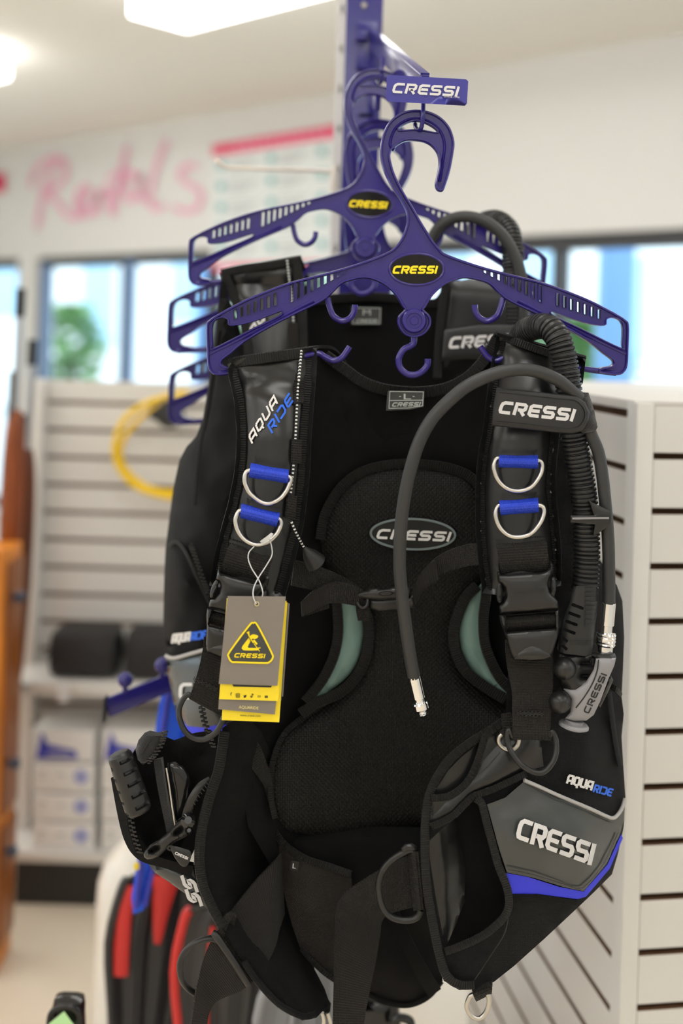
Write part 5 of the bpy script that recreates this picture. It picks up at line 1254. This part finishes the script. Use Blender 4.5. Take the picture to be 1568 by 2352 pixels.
# ================================================================== hang tag
tg = thing('hang_tag', 'grey and yellow card hang tag looped on the vest D-ring', 'tag', P(575, 1660, 1.19))
def card(name, pts, d, m, slope=.02, par=tg):
    c = sum(p[1] for p in pts) / len(pts)
    f = lambda x, y: d - slope * (y - 1380) / 290. * .3 + .006 * (x - 580) / 130.
    o = sheet(name, pts, f, m, par, thick=.0008, step=40, holes=[ell(589.5, 1387, 3.4, 3.4, 14)]); return o, f
c1, f1 = card('card', [(523, 1369), (656, 1370), (637, 1575), (502, 1571)], 1.192, 'greycard')
c2_, f2_ = card('card', [(521, 1374), (658, 1380), (639, 1606), (636, 1610), (503, 1606)], 1.196, 'yellowcard')
c3_, f3_ = card('card', [(520, 1374), (656, 1382), (634, 1612), (631, 1641), (501, 1629)], 1.200, 'greycard')
c4_, f4_ = card('card', [(524, 1376), (660, 1384), (643, 1632), (641, 1659), (509, 1654)], 1.204, 'yellowcard')
c5_, f5_ = card('card', [(524, 1376), (662, 1384), (646, 1610), (510, 1600)], 1.208, 'darkcard')
c6_, f6_ = card('card', [(526, 1376), (665, 1386), (650, 1600), (512, 1590)], 1.212, 'greycard')
sheet('dark_strip', [(533, 1572), (624, 1575), (622, 1579), (536, 1577)], lambda x, y: f2_(x, y) - .0006, 'ink', c2_, thick=.0006, step=30)
lg = sheet('emblem', cr([(582, 1432), (590, 1436), (622, 1498), (626, 1510), (618, 1520), (606, 1522), (545, 1520), (532, 1519), (525, 1508), (528, 1496), (570, 1438)], 4, True), lambda x, y: f1(x, y) - .0006, 'darkcard', c1, thick=.0005, step=25)
band('emblem_outline', cr([(582, 1431), (591, 1436), (623, 1498), (626, 1511), (618, 1521), (606, 1523), (545, 1521), (532, 1520), (525, 1509), (528, 1496), (572, 1437)], 4, True), 4.2, lambda x, y: f1(x, y) - .0011, 'yellow', lg, lift=.0003, smooth=0, closed=True, eps=.0002)
fe = lambda x, y: f1(x, y) - .0012
sheet('emblem_letter', cr([(588, 1458), (580, 1457), (573, 1462), (565, 1473), (558, 1482), (555, 1488), (557, 1492), (563, 1494), (590, 1494), (594, 1491), (592, 1488), (572, 1488), (569, 1485), (574, 1475), (578, 1468), (582, 1467), (584, 1468), (590, 1466), (593, 1461)], 2, True), fe, 'yellow', lg, thick=.0004, step=12)
strokes('emblem_diver', [[(567, 1452), (571, 1456), (572, 1463), (577, 1470), (582, 1477)], [(571, 1450), (571, 1456)], [(582, 1470), (590, 1480)], [(583, 1478), (596, 1496)], [(590, 1489), (598, 1488)]], [1.6, 1.4, 2.2, .9, 1.2], lambda x, y: fe(x, y) - .0004, 'yellow', lg, th=.0003)
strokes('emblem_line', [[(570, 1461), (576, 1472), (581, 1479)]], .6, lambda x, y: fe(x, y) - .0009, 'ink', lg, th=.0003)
word('lettering', 'CRESSI', (537, 1510), (70, 2), (3, -10), fe, 'yellow', lg, weight=.24, th=.0004)
strokes('tag_eyelet', [ell(589.5, 1387, 4.6, 4.6, 16) + [ell(589.5, 1387, 4.6, 4.6, 16)[0]]], 1.3, lambda x, y: f1(x, y) - .0005, mat('brass', (.7, .6, .35, 1), .3, 1), c1, th=.001, step=2)
fy = lambda x, y: f2_(x, y) - .0004
ftext('icons', 'f', (528.5, 1598), (4, 0), (.4, -8), fy, 'ink', c2_)
strokes('icons', [[(543, 1593), (549, 1593), (550, 1594), (550, 1601), (549, 1602), (543, 1602), (542, 1601), (542, 1594), (543, 1593)], ell(546, 1597.5, 2, 2, 10)], .5, fy, 'ink', c2_, th=.0003, step=3)
sheet('icons', [(559, 1596), (562, 1598), (563, 1596), (565, 1596), (566, 1597), (564.5, 1601), (562, 1603), (558.5, 1602), (560, 1600)], fy, 'ink', c2_, thick=.0003, step=6)
strokes('icons', [[(579, 1593), (579, 1600), (577.5, 1602), (575.5, 1600.5), (577, 1598.5)], [(579, 1594), (582, 1596)]], .7, fy, 'ink', c2_, th=.0003, step=3)
ftext('icons', 'in', (591.5, 1602), (6.5, .2), (.2, -7), fy, 'ink', c2_)
sheet('icons', [(608, 1598), (614.5, 1598), (615, 1603), (608, 1603)], fy, 'ink', c2_, thick=.0003, step=6, holes=[[(610.3, 1599), (610.3, 1602), (612.8, 1600.5)]])
ftext('lettering', 'AQUARIDE', (548, 1627), (45, 2.6), (.6, -6.5), lambda x, y: f3_(x, y) - .0004, mat('pale_yellow_print', lin(246, 232, 150), .5), c3_)
ftext('lettering', 'www.cressi.com', (551, 1645), (47, 1.8), (.3, -5.2), lambda x, y: f4_(x, y) - .0004, 'ink', c4_)
tube('string', [(589, 1387, 1.190), (583, 1376, 1.190), (581, 1362, 1.193), (584, 1346, 1.20), (594, 1326, 1.212), (612, 1298, 1.224), (624, 1276, 1.229), (624, 1258, 1.230), (619, 1238, 1.228)], .0007, 'nylonline', tg, 6)
tube('string', [(591, 1385, 1.198), (601, 1372, 1.20), (603, 1358, 1.202), (594, 1332, 1.210), (578, 1306, 1.222), (570, 1284, 1.230), (572, 1268, 1.234), (584, 1255, 1.236)], .0007, 'nylonline', tg, 6)
strip('string_clip', [((597, 1243, 1.228), (602, 1248, 1.228)), ((612, 1232, 1.226), (617, 1241, 1.226)), ((622, 1224, 1.228), (628, 1226, 1.228))], 'nylonline', tg, t=.002, n=3)

# ================================================================== second dive vest (size M), behind
v2 = thing('dive_vest', 'black dive vest with M size label hanging behind the front vest', 'dive vest', P(760, 1750, 1.55), 'black dive vests')
dB = lambda x, y: 1.575 - .03 * ((x - 850) / 250) ** 2
b2 = sheet('back_panel', [(690, 640), (720, 690), (780, 678), (850, 674), (930, 680), (1000, 690), (1030, 640), (1140, 700), (1180, 900), (1200, 1200), (1180, 1700), (900, 1760), (600, 1720), (560, 1300), (600, 900), (660, 750)], dB, 'nylon', v2, thick=.008, step=26, wr=.008, wrs=90)
band('neck_binding', [(700, 655), (722, 688), (780, 685), (850, 682), (930, 687), (1000, 696), (1030, 655)], 22, lambda x, y: dB(x, y) - .003, 'binding', b2, lift=.003)
l2 = sheet('size_label', [(806, 704), (876, 706), (875, 746), (806, 746)], lambda x, y: dB(x, y) - .014, 'labelgrey', b2, thick=.001, step=14)
ftext('label_letter', 'M', (833, 724), (18, 0), (0, -13), lambda x, y: dB(x, y) - .0146, 'labelink', l2)
word('label_lettering', 'CRESSI', (817, 741), (48, 0), (3, -8), lambda x, y: dB(x, y) - .0146, 'labelink', l2, weight=.2, th=.0003)
strokes('label_frame', [[(810, 707), (873, 708), (872, 743), (810, 743), (810, 707)]], .8, lambda x, y: dB(x, y) - .0146, 'labelink', l2, th=.0003)
# left strap
d2s = lambda x, y: 1.512 - .02 * sm((y - 600) / 300)
s2o = [(508, 623), (560, 612), (640, 602), (689, 594), (703, 690), (706, 800), (700, 860), (566, 860), (561, 813), (551, 741), (530, 690), (514, 650)]
s2 = sheet('shoulder_strap', s2o, d2s, 'vinyl', v2, thick=.012, step=13, bulge=.008, fall=14, wrf=lambda x, y: -.008 * math.exp(-((y - 655) / 16) ** 2) + .004 * math.sin(x * .06))
band('strap_binding', [(516, 624), (524, 652), (541, 690), (561, 741), (571, 813), (574, 855)], 22, lambda x, y: d2s(x, y) - .008, 'binding', s2, lift=.003)
band('strap_binding', [(510, 628), (560, 617), (640, 607), (692, 598)], 20, lambda x, y: d2s(x, y) - .008, 'binding', s2, lift=.003, smooth=3)
band('strap_binding', [(680, 598), (691, 690), (694, 800), (690, 858)], 22, lambda x, y: d2s(x, y) - .008, 'binding', s2, lift=.003)
tube('valve_cord', [(659, 596, 1.50), (664, 640, 1.496), (670, 690, 1.494), (675, 760, 1.49)], .0014, 'speckle', s2, 8)
strip('cord_sleeve', [((663, 742, 1.488), (684, 742, 1.488)), ((664, 800, 1.486), (685, 800, 1.486))], 'web', s2, n=1)
word('lettering', 'AQ', (578, 775), (32, -46), (-8, -16), lambda x, y: d2s(x, y) - .010, 'thread', s2, weight=.22, th=.001)
strip('strap_fold', [((508, 624, 1.514), (690, 595, 1.514)), ((510, 622, 1.53), (692, 592, 1.53)), ((530, 640, 1.56), (710, 640, 1.57))], 'nylon', v2, t=.004, n=4, ac=6)
# right strap + flap
s2r = [(1022, 650), (1080, 640), (1180, 655), (1196, 700), (1190, 860), (1000, 870), (1005, 760)]
sr2 = sheet('shoulder_strap', s2r, lambda x, y: 1.508, 'vinyl', v2, thick=.012, step=14, bulge=.008, fall=14)
band('strap_binding', [(1024, 648), (1014, 720), (1008, 790), (1004, 868)], 20, 1.500, 'binding', sr2, lift=.003)
f2o = [(1020, 758), (1100, 746), (1182, 745), (1192, 790), (1184, 822), (1100, 824), (1014, 828)]
fp2 = sheet('hose_flap', f2o, 1.488, MATS['black_rubberised_flap'], v2, thick=.006, step=14, insets=(2, 5), bulge=.003, fall=3)
word('lettering', 'CRESSI', (1029, 801), (150, -8), (7, -27), 1.4845, 'white', fp2, weight=.25, th=.0006)
hz2 = [(1080, 560, 1.60), (1100, 518, 1.58), (1137, 506, 1.55), (1166, 526, 1.53), (1176, 566, 1.52), (1178, 620, 1.515), (1180, 680, 1.51), (1182, 745, 1.508), (1185, 850, 1.51)]
tube('corrugated_hose', hz2, .0148, 'rubberblk', v2, 20, n=8, rf=corr, dense=.001)
tube('pressure_hose', [(985, 560, 1.53), (1010, 520, 1.52), (1050, 499, 1.51), (1100, 503, 1.50), (1150, 536, 1.495), (1183, 590, 1.493), (1199, 650, 1.493), (1202, 720, 1.495), (1200, 780, 1.50)], .0078, 'rubber', v2, 14, n=6)
# left side body and pocket
def dV(x, y):
    u_ = (520 - x) / 145.
    return 1.478 + .075 * max(0, u_) ** 2 + .02 * sm((1100 - y) / 300) + .012 * math.sin(y * .012 + x * .02)
body = sheet('side_wing', [(508, 640), (496, 760), (482, 862), (466, 960), (450, 1003), (428, 1026), (412, 1056), (398, 1120), (389, 1188), (380, 1260), (377, 1324), (375, 1419), (379, 1490), (385, 1540), (398, 1614), (412, 1660), (450, 1700), (540, 1740), (620, 1700), (650, 1400), (650, 1100), (640, 860), (580, 850), (545, 740), (520, 670)], dV, 'cordura', v2, thick=.012, step=16, wr=.014, wrs=75, bulge=.02, fall=40)
band('wing_seam', [(505, 760), (490, 862), (474, 960), (462, 1010), (452, 1080), (446, 1160)], 10, lambda x, y: dV(x, y) - .022, 'nylon', body, lift=.004)
pf = sheet('pocket_flap', [(388, 1252), (398, 1242), (412, 1246), (430, 1272), (450, 1316), (470, 1362), (490, 1400), (480, 1500), (440, 1505), (392, 1512), (383, 1480), (380, 1400), (382, 1310)], lambda x, y: dV(x, y) - .022, 'cordura', v2, thick=.012, step=13, wr=.008, wrs=50, bulge=.012, fall=18)
band('flap_edge', [(388, 1256), (398, 1246), (412, 1250), (430, 1276), (450, 1320), (472, 1366), (488, 1396)], 9, lambda x, y: dV(x, y) - .030, 'binding', pf, lift=.004)
teeth([(438, 1250), (452, 1290), (470, 1340), (484, 1372)], .0018, 1.452, pf, gap=6)
p2 = sheet('pocket_panel', [(381, 1512), (402, 1514), (440, 1504), (480, 1494), (520, 1500), (520, 1660), (470, 1672), (430, 1668), (410, 1646), (397, 1612), (386, 1550)], lambda x, y: dV(x, y) - .026, 'pocket', v2, thick=.006, step=14, bulge=.008, fall=14)
tube('pocket_piping', [(x, y, dV(x, y) - .034) for x, y in ((381, 1506), (390, 1511), (405, 1511), (440, 1501), (480, 1490))], .0026, 'piping', v2, 10)
word('lettering', 'AQUA', (394, 1478), (40, -5), (3, -22), lambda x, y: dV(x, y) - .0375, 'thread', pf, weight=.24, th=.001)
word('lettering', 'RIDE', (438, 1472), (34, -5), (3, -20), lambda x, y: dV(x, y) - .0375, 'bluethread', pf, weight=.24, th=.001)
word('lettering', 'C', (410, 1606), (30, 0), (2, -38), lambda x, y: dV(x, y) - .036, 'white', p2, weight=.2, th=.001)
sheet('blue_panel', [(412, 1650), (440, 1664), (480, 1668), (520, 1664), (522, 1690), (450, 1690), (425, 1676)], lambda x, y: dV(x, y) - .026, 'bluefab', v2, thick=.004, step=14)

# ================================================================== lower rail with knobs, blue fin, standing fins, tank
rl = thing('knob_rail', 'indigo flat rail with two round knobs reaching out low from the pole', 'display arm', P(243, 1640, 1.66))
r0 = P(245, 1626, 1.66); r1 = P(385, 1561, 1.70); r2 = r0 + (r1 - r0) * 4.0
r2 = Vector((pole_x - .03, PD + .02, r0.z + (r1.z - r0.z) * 3.2))
u_ = (r2 - r0)
bar('beam', r0, r2, .007, .028, 'indigopaint', rl)
bar('end_plate', P(243, 1600, 1.656), P(240, 1655, 1.656), .020, .003, 'kick', rl, .0003)
for f in (.075, .232):
    c = r0 + u_ * f
    tube('knob_stem', [c + Vector((0, 0, .01)), c + Vector((0, 0, .024))], .004, 'indigopaint', rl, 10, n=1, world=True)
    lathe('knob', c + Vector((0, 0, .020)), c + Vector((0, 0, .042)), [(0, .004), (.12, .0085), (.3, .0108), (.5, .0115), (.7, .0105), (.88, .007), (1, .002)], 'indigopaint', rl, 20)
bf = thing('swim_fin', 'bright blue fin with yellow mark hanging from the knob rail', 'fin', P(330, 2110, 1.74), 'swim fins under the vests')
dbf = lambda x, y: 1.735 + .0002 * (x - 360)
fb = sheet('blade', [(384, 1545), (420, 1548), (470, 1560), (440, 1700), (380, 1900), (330, 2090), (306, 2100), (302, 2060), (318, 1960), (345, 1760), (365, 1620)], dbf, 'bluebright', bf, thick=.010, step=26, insets=(4,), bulge=.005, fall=10)
for pts in ([(392, 1560), (370, 1700), (335, 1900), (312, 2085)], [(450, 1575), (420, 1720), (372, 1900), (332, 2080)]):
    tube('rail', [(x, y, dbf(x, y) - .008) for x, y in pts], .0045, 'bluedeep', fb, 8)
sheet('mark', [(306, 1984), (318, 1980), (320, 1996), (308, 2000)], lambda x, y: dbf(x, y) - .011, 'yellow', fb, thick=.003, step=10)
tube('heel_strap', [(390, 1552, 1.735), (400, 1530, 1.725), (425, 1528, 1.72), (440, 1556, 1.73)], .005, 'rubberblk', bf, 8)

def standing_fin(px, py, d, tilt, yaw, label, edge, core='finblk', w_=.105, short=False):
    """blade up, foot pocket on the floor"""
    top = P(px, py, d); L_ = top.z
    rad = math.radians(tilt)
    base = Vector((top.x - math.tan(rad) * L_, d, 0))
    t = thing('swim_fin', label, 'fin', base, 'swim fins under the vests')
    ax = (top - base).normalized(); yv = math.radians(yaw)
    sd = Vector((math.cos(yv), math.sin(yv), 0)); nn = ax.cross(sd).normalized()
    if nn.y > 0: nn = -nn
    S = lambda u, h, o: base + ax * (h * L_) + sd * u + nn * o
    prof = [(.34, .055), (.42, .062), (.6, .078), (.8, .096), (.95, w_), (.985, w_ * .9), (1, w_ * .6)]
    V = []; fs = []; k = 9
    for h, hw in prof:
        for j in range(k):
            u = -hw + 2 * hw * j / (k - 1); V.append(S(u, h, .004 + .004 * math.cos(j * math.pi)))
        for j in range(k):
            u = -hw + 2 * hw * j / (k - 1); V.append(S(u, h, -.003))
    for i in range(len(prof) - 1):
        a, b = i * 2 * k, (i + 1) * 2 * k
        for j in range(k - 1): fs += [(a + j, a + j + 1, b + j + 1, b + j), (a + k + j + 1, a + k + j, b + k + j, b + k + j + 1)]
        fs += [(a + k, a, b, b + k), (a + k - 1, a + 2 * k - 1, b + 2 * k - 1, b + k - 1)]
    for a in (0, (len(prof) - 1) * 2 * k):
        for j in range(k - 1): fs.append((a + j, a + j + 1, a + k + j + 1, a + k + j))
    bl_ = mk('blade', V, fs, core, t)
    for s_ in (-1, 1):
        tube('side_rail', [S(s_ * hw * 1.0, h, .004) for h, hw in prof[:-1]], .0085, edge if not (short and s_ < 0) else core, t, 8, n=3, world=True)
    if short:
        tube('edge_patch', [S(-.070, .70, .008), S(-.074, .8, .008), S(-.076, .9, .008), S(-.066, .965, .008)], .014, edge, t, 10, n=3, world=True, flat=.4)
        tube('tip_patch', [S(-.012, .78, .008), S(-.012, .9, .008), S(-.01, .985, .008)], lambda f: .006 + .022 * f, edge, t, 10, n=3, world=True, flat=.35)
    for s_ in (-.4, .4):
        tube('blade_rib', [S(s_ * hw, h, .006) for h, hw in prof[:-2]], .0045, edge if (s_ < 0 and not short) else core, bl_, 8, n=3, world=True)
    # foot pocket
    V = []; fs = []; sg = 18; sec = [(0.0, .030, .028), (.02, .042, .040), (.12, .052, .050), (.24, .054, .046), (.36, .055, .026), (.44, .050, .012)]
    for h, a_, b_ in sec:
        for j in range(sg):
            an = 2 * math.pi * j / sg; V.append(S(a_ * math.cos(an), h, b_ * math.sin(an)))
    for i in range(len(sec) - 1):
        for j in range(sg): fs.append((i * sg + j, i * sg + (j + 1) % sg, (i + 1) * sg + (j + 1) % sg, (i + 1) * sg + j))
    fs += [tuple(range(sg)), tuple(range((len(sec) - 1) * sg, len(sec) * sg))]
    mk('foot_pocket', V, fs, 'rubberblk', t)
standing_fin(395, 1990, 1.98, 5, 18, 'black fin with red side rails standing beside the white tank', 'red', w_=.085, short=True)
standing_fin(540, 2090, 1.85, 2, -14, 'dark fin with red rails standing under the open side pocket', 'red', w_=.085)
standing_fin(660, 2180, 2.02, -1, 10, 'dark grey fin with silver-grey rails standing before the pole', mat('grey_fin_rail', lin(150, 152, 156), .4), w_=.10)
standing_fin(735, 2200, 1.72, 1, -20, 'grey fin with pale rails standing nearest the centre webbing', MATS['grey_fin_rail'], mat('grey_fin_blade', lin(120, 122, 126), .5), w_=.07)
tk_x = P(325, 2000, 2.30).x; tz = P(300, 1932, 2.28).z
tk = thing('scuba_tank', 'white scuba tank with rounded shoulder standing behind the fins', 'tank', (tk_x, 2.32, 0))
lathe('cylinder', (tk_x, 2.32, 0), (tk_x, 2.32, tz), [(0, .085), (.01, .0925), (.72, .0925), (.80, .090), (.87, .080), (.93, .062), (.97, .040), (1, .022)], 'tank', tk, 40)
lathe('valve', (tk_x, 2.32, tz - .005), (tk_x, 2.32, tz + .06), [(0, .018), (.5, .018), (.55, .022), (1, .016)], 'chrome', tk, 18)
lathe('boot', (tk_x, 2.32, 0.0), (tk_x, 2.32, .07), [(0, .092), (.1, .097), (1, .0955)], 'rubberblk', tk, 32)

# black glossy boots / mask box at the lower edge
q = P(868, 2303, 1.60)
bt = thing('dive_boot', 'glossy black rubber boot standing below the front vest', 'boot', (q.x, 1.62, 0))
tube('shaft', [(q.x, 1.62, .12), (q.x, 1.62, .3), (q.x - .004, 1.62, q.z - .03), (q.x - .008, 1.62, q.z - .004)], lambda f: .045 - .012 * f - .014 * max(0, f - .85) / .15, 'gloss', bt, 22, n=5, world=True)
tube('foot', [(q.x, 1.68, .05), (q.x, 1.62, .055), (q.x + .01, 1.52, .045), (q.x + .012, 1.46, .034)], lambda f: .05 - .016 * f, 'gloss', bt, 18, n=5, world=True)
tube('pull_band', [P(915, 2362, 1.58), P(905, 2347, 1.58), P(918, 2338, 1.58), P(940, 2344, 1.58), P(946, 2362, 1.58)], .006, 'gloss', bt, 10, world=True)
# device with a pale green sticker, lower left, on a white plinth
q = P(148, 2330, 1.55)
pl2 = thing('torch_stand', 'slim white post stand under the black dive torch', 'stand', (q.x, 1.58, 0))
zp = P(148, 2420, 1.55).z
tube('post', [(q.x, 1.58, .01), (q.x, 1.58, zp)], .012, 'laminate', pl2, 14, n=1, world=True)
lathe('foot', (q.x, 1.58, 0), (q.x, 1.58, .02), [(0, .10), (.6, .10), (1, .03)], 'laminate', pl2, 28)
dv = thing('dive_torch', 'glossy black dive torch head with pale green price sticker', 'torch', (q.x, 1.56, zp))
lathe('grip', (q.x, 1.58, zp), (q.x, 1.58, zp + .035), [(0, .020), (.1, .024), (1, .022)], 'gloss', dv, 24)
V, fs = box_mesh((q.x, 1.575, (zp + P(148, 2312, 1.55).z) / 2 + .012), (.044, .035, P(148, 2312, 1.55).z - zp - .024), None, .012)
mk('head', V, fs, 'gloss', dv)
tube('bail', [P(112, 2352, 1.55), P(116, 2330, 1.55), P(130, 2316, 1.55), P(150, 2312, 1.55), P(170, 2316, 1.55), P(182, 2330, 1.55), P(183, 2360, 1.55)], .004, 'gloss', dv, 10, world=True)
sheet('price_sticker', [(147, 2323), (168, 2352), (190, 2400), (140, 2420), (112, 2352)], lambda x, y: 1.542 - .0001 * (y - 2323), 'green', dv, thick=.001, step=20)
